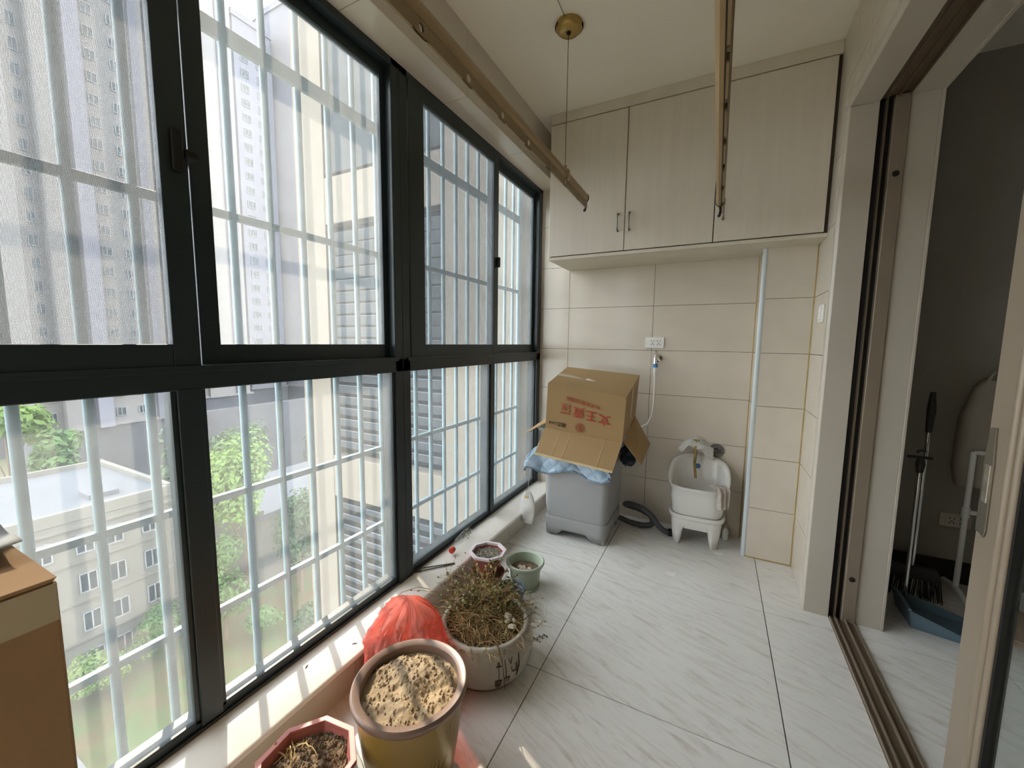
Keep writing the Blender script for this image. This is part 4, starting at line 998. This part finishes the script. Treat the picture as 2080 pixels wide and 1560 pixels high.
# red plastic bag
m_bag = plastic_film('red_plastic_bag', 'e39485', .50)
bg = thing('plastic_bag', 'crumpled translucent red plastic bag between the pots and the sill', 'bag', (-.912, .988, 0))
def bag_pt(t, a, k=1.0):
    prof = [(0, .105), (.08, .128), (.25, .135), (.45, .128), (.62, .118), (.76, .102), (.86, .080), (.94, .050), (1, .020)]
    for (x0, r0), (x1, r1) in zip(prof, prof[1:]):
        if x0 <= t <= x1: r = r0+(r1-r0)*(t-x0)/(x1-x0); break
    d = Vector((math.cos(a), math.sin(a), t*2.2))
    fold = .22*noise.fractal(Vector((d.x*1.6+4, d.y*1.6, t*2.5)), .9, 2, 4)+.09*math.sin(a*4+2*t)*t+.05*math.sin(a*9+7*t)*(.3+t)+.02*math.sin(a*23+9*t)
    cr = noise.fractal(Vector((d.x*5+9, d.y*5, t*9)), .8, 2.1, 4); fold += .10*abs(cr)
    r *= (1+fold)*k
    sx = 1.0+.15*(1-t); z = .325*(t**.85) + .03*math.sin(a*2+1)*t*(1-t)*2
    return (r*math.cos(a)*sx-.02*t, r*math.sin(a)*.95+.05*t, max(.002, z))
MB().loops([[bag_pt(j/70, 2*PI*i/160) for i in range(160)] for j in range(71)], True, True, True).build('film', m_bag, bg, smooth=30)
MB().loops([[tuple(c*.9 for c in bag_pt(j/20*.38, 2*PI*i/40, .80)) for i in range(40)] for j in range(21)], True, True, True).build('contents', m_soil_dark, bg, smooth=70)
# dry sprig poking out over the sill
sp = thing('dry_sprig', 'dry curled sprig arching over the sill beside the red bag', 'sprig', (-.98, 1.09, .165))
MB().tube([(.05, .06, .13), (.01, .04, .14), (-.04, .0, .125), (-.07, -.05, .07), (-.075, -.07, .01), (-.08, -.075, -.02)], [.0016, .0016, .0015, .0013, .001, .0007], 5).build('stem', m_straw, sp, smooth=60)
lv = MB(); rr = random.Random(5)
for k in range(26):
    q = Vector((-.06, -.04, .08)).lerp(Vector((-.085, -.075, -.02)), rr.random())+Vector((rr.uniform(-.012, .012), rr.uniform(-.012, .012), rr.uniform(-.01, .01))); a = Vector((rr.uniform(-1,1), rr.uniform(-1,1), rr.uniform(-1,1))).normalized(); b = a.orthogonal().normalized(); s_ = .008
    lv.add([q, q+a*s_+b*s_*.5, q+a*s_*2, q+a*s_-b*s_*.5], [(0,1,2,3)])
lv.build('leaflets', m_straw, sp, kind='stuff')

# things on the sill
bt = thing('plastic_bottle', 'clear plastic bottle with red cap lying on the sill', 'bottle', (-1.165, 1.62, .168))
bt.rotation_euler = (-PI/2+.0, 0, .17)
m_clear = glass_material('clear_plastic', .16, (.97, .97, .96))
MB().lathe([(.011, .012), (.012, .03), (.020, .055), (.027, .09), (.027, .17), (.026, .21)], 24, cap0=False).build('body', m_clear, bt, smooth=60)
MB().lathe([(.0005, -.012), (.014, -.011), (.0155, -.006), (.0155, .012), (.012, .016)], 20, cap0=True).build('cap', mat('red_cap', 'c23b2a', .35), bt, smooth=50)
ds = MB(); rr = random.Random(8)
for k in range(70):
    q = Vector((rr.uniform(-.018, .018), rr.uniform(-.018, .018), rr.uniform(.165, .215))); a = Vector((rr.uniform(-1,1), rr.uniform(-1,1), rr.uniform(-.6,.6))).normalized(); b = a.orthogonal().normalized(); s_ = .006
    ds.add([q-a*s_, q+b*s_*.5, q+a*s_, q-b*s_*.5], [(0,1,2,3)])
ds.build('dry_debris', mat('dry_debris', '7d7142', .9, var=.4, scale=40), bt, kind='stuff')
pl = thing('small_pliers', 'dark steel tweezers lying on the sill beside the window post', 'tweezers', (-1.155, 1.50, .142), rz=.83)
m_dsteel = mat('dark_steel', '4a4740', .4, .6)
for s_ in (-1, 1):
    MB().prism([(-.115, s_*.0100), (-.06, s_*.0085), (0, s_*.005), (.06, s_*.0012), (.062, s_*.004), (.0, s_*.0095), (-.06, s_*.0125), (-.115, s_*.014)], .004, (0, 0, .001), (1,0,0), (0,1,0), (0,0,1)).build('arm', m_dsteel, pl, bev=.0008)
    B(-.135, -.088, s_*.0115-.004, s_*.0115+.004, .0, .008).build('grip', mat('brown_grip', '5b4630', .6), pl, bev=.002)
MB().prism([(.02, -.0065), (.075, -.003), (.078, .003), (.02, .0065)], .006, (0, 0, .0005), (1,0,0), (0,1,0), (0,0,1)).build('jaw', m_dsteel, pl, bev=.001)
for i, (x, y) in enumerate(((-1.105, 1.70), (-1.095, 1.755), (-1.115, 1.67), (-1.12, .95), (-1.18, .80))):
    o = MB().prism([(-.009, 0), (-.003, .0028), (.008, .0015), (.009, -.001), (0, -.0028)], .0012, (0, 0, 0), (1,0,0), (0,1,0), (0,0,1)).build('leaf_scrap', mat('dark_scrap', '4b4030', .9), loc=(x, y, .1405), rot=(0, 0, i*1.3))
    tag(o, ['dark leaf scrap nearest the octagonal pot on the sill', 'dark leaf scrap on the sill beyond the octagonal pot', 'dark leaf scrap beside the red bottle cap on the sill', 'dark leaf scrap on the sunlit sill left of the red bag', 'dark leaf scrap on the sunlit sill near the window frame'][i], 'leaf', 'leaf scraps on the sill')
# coil of clear string and fallen leaf sprig on the floor
sc = thing('string_coil', 'loose coil of clear string on the floor beside the navy pot', 'string', (-.662, 1.545, 0))
for k in range(4):
    MB().tube([((.045+.006*k)*math.cos(a)*.8, (.045+.006*k)*math.sin(a), .004+.012*k*(1+math.sin(a))) for a in [2*PI*i/28 for i in range(29)]], .0014, 5, False).build('loop', mat('clear_string', 'b9b19c', .3), sc, smooth=60)
fs = thing('fallen_sprig', 'small dark leaf sprig fallen on the floor by the white planter', 'sprig', (-.60, 1.455, .001), rz=.9)
MB().tube([(-.03, 0, .002), (0, .003, .004), (.035, 0, .003)], .0012, 5).build('stem', m_straw2, fs)
for k, (x, s_) in enumerate(((-.02, 1), (-.012, -1), (.006, 1), (.012, -1), (.028, 1), (.034, -1))):
    MB().prism([(0, 0), (.004, .004*s_), (.003, .013*s_), (-.003, .010*s_)], .001, (x, 0, .002), (1,0,0), (0,1,0), (0,0,1)).build('leaf', mat('dark_leaf', '3a3a2c', .8), fs)

# ================================================================ TALL CARTON AT THE LEFT
m_card2 = mat('worn_cardboard', '977652', .85, var=.08, scale=4, bump=.05, bscale=150)
tc_ = thing('tall_carton', 'tall worn brown carton at the left edge beside the window', 'box', (-.915, -.03, 0))
hx, hy, ht = .128, .207, .915
B(-hx, hx, -hy, hy, 0, ht).build('body', m_card2, tc_, bev=.004)
MB().hexa([(-hx+.005, -hy, ht), (hx-.0, -hy, ht), (hx-.0, hy-.006, ht), (-hx+.005, hy-.01, ht+.004), (-hx+.005, -hy, ht+.006), (hx+.002, -hy, ht+.006), (hx+.002, hy, ht+.006), (-hx+.005, hy-.006, ht+.012)]).build('top_flap', m_card2, tc_, bev=.001)
MB().hexa([(-hx, -hy, ht+.012), (.02, -hy, ht+.010), (.035, hy-.03, ht+.010), (-hx, hy-.02, ht+.016), (-hx, -hy, ht+.020), (.02, -hy, ht+.014), (.035, hy-.03, ht+.014), (-hx, hy-.02, ht+.030)]).build('top_flap', m_card2, tc_, bev=.001)
B(hx-.0005, hx+.001, -hy, hy-.002, ht-.055, ht-.002).build('tape', m_tape, tc_)
nt_ = MB().loops([[(-.07+.14*i/10, .0+.13*j/10, .0+.003*math.sin(i*.9)+.006*(j/10)**3) for i in range(11)] for j in range(11)], False).build('paper_sheet', mat('white_paper', 'b5b4b4', .8), smooth=80, sol=.001, loc=(-.955, .04, ht+.029))
tag(nt_, 'curled white paper sheet lying on the tall carton', 'paper')

# ================================================================ ROOM BEYOND THE DOOR
socket('cream double socket low on the dim room wall', (1.175, YB+.004, .337), 2, True)
m_dgrip = mat('charcoal_plastic', '2b2b2d', .5)
m_slate = mat('slate_blue_plastic', '5e7482', .45, var=.04)
br = thing('long_broom', 'long broom with chrome handle and charcoal grip leaning in the dim room', 'broom', (.932, 2.60, 0))
MB().cyl((0, 0, .16), (.0, .0, .86), .0085, 12).build('handle', m_chrome, br, smooth=50)
MB().tube([(0, 0, .84), (0, 0, .87), (.001, 0, .95), (0, 0, 1.0), (0, 0, 1.035)], [.012, .0135, .0165, .013, .009], 12).build('grip', m_dgrip, br, smooth=60)
MB().hexa([(-.11, -.02, .1), (.11, -.02, .1), (.11, .02, .1), (-.11, .02, .1), (-.09, -.015, .165), (.09, -.015, .165), (.09, .015, .165), (-.09, .015, .165)]).build('head', m_dgrip, br, bev=.006)
bq = MB(); rr = random.Random(2)
for i in range(160):
    x = rr.uniform(-.105, .105); y = rr.uniform(-.018, .018); bq.tube([(x, y, .11), (x*1.15+rr.uniform(-.01, .01), y*1.6, .002)], .0014, 3, False)
bq.build('bristles', m_dgrip, br, kind='stuff')
MB().tube([(0, 0, .745), (-.03, -.03, .752), (-.06, -.09, .757)], .006, 8).build('clip', m_dgrip, br, smooth=50)
dp = thing('long_dustpan', 'slate blue dustpan with long chrome handle on the dim room floor', 'dustpan', (.945, 2.385, 0))
MB().loops([[(x, y, .002) for x, y in ((-.10, -.09), (.10, -.13), (.14, .06), (-.10, .09))], [(x, y, z) for x, y, z in ((-.115, -.10, .085), (.10, -.135, .02), (.145, .065, .02), (-.115, .10, .085))]], True, True, False).build('pan', m_slate, dp, bev=.006, sol=.004)
MB().tube([(-.115, -.10, .087), (-.118, 0, .10), (-.115, .10, .087)], .007, 8).build('pan_lip', m_slate, dp, smooth=50)
MB().cyl((-.088, .04, .02), (-.093, .03, .74), .0075, 12).build('handle', m_chrome, dp, smooth=50)
MB().tube([(-.093, .03, .68), (-.093, .03, .72), (-.093, .03, .755)], [.012, .017, .010], 10).box(-.14, -.055, .022, .038, .745, .757).build('grip', m_dgrip, dp, bev=.003)
fc = thing('flat_cardboard', 'flattened brown cardboard on the dim room floor behind the dustpan', 'cardboard', (1.27, 2.45, 0), rz=-.3)
for k, (z, a) in enumerate(((.002, 0), (.012, .12), (.022, -.1))):
    B(-.14, .15, -.16, .16, z, z+.006).build('sheet', m_card2, fc, rot=(0, .10, a), loc=(0, 0, .015))
sd_ = thing('white_stand', 'white tubular stand on the dim room wall side', 'stand', (1.30, 2.745, 0))
for x in (-.145, .145):
    MB().cyl((x, 0, .03), (x, 0, .74), .0115, 12).build('post', m_white_pl, sd_, smooth=50)
    MB().tube([(x, -.12, .012), (x, -.03, .03), (x, .03, .03), (x, .12, .012)], .012, 10).build('foot', m_white_pl, sd_, smooth=50)
    MB().cyl((x, 0, .405), (x, 0, .455), .016, 12).build('joint', m_white_pl, sd_, smooth=50)
MB().cyl((-.145, 0, .43), (.145, 0, .43), .011, 12).build('crossbar', m_white_pl, sd_, smooth=50)
MB().cyl((-.145, 0, .735), (.145, 0, .735), .011, 12).build('crossbar', m_white_pl, sd_, smooth=50)
m_bagc = mat('beige_fabric', 'a39a8c', .9, var=.06, scale=9)
fb = thing('fabric_bag', 'beige fabric bag hung on the white stand in the dim room', 'bag', (1.245, 2.815, .55))
MB().loops([rl(.115, .04, .03, 0), rl(.13, .055, .04, .08), rl(.125, .05, .04, .35), rl(.09, .03, .025, .50), rl(.06, .02, .015, .54)], True, True, True).build('body', m_bagc, fb, smooth=60)
MB().tube([(-.05, -.01, .53), (-.04, -.03, .58), (.04, -.03, .58), (.05, -.01, .53)], .008, 8).build('strap', m_bagc, fb, smooth=60)
crumple('dark_cloth', 'dark navy cloth bundle under the right flap of the carton', 'cloth', (-.475, 2.62, .52), .05, .06, .07, 5.2, mat('navy_cloth', '2c3440', .9, var=.2, scale=20))
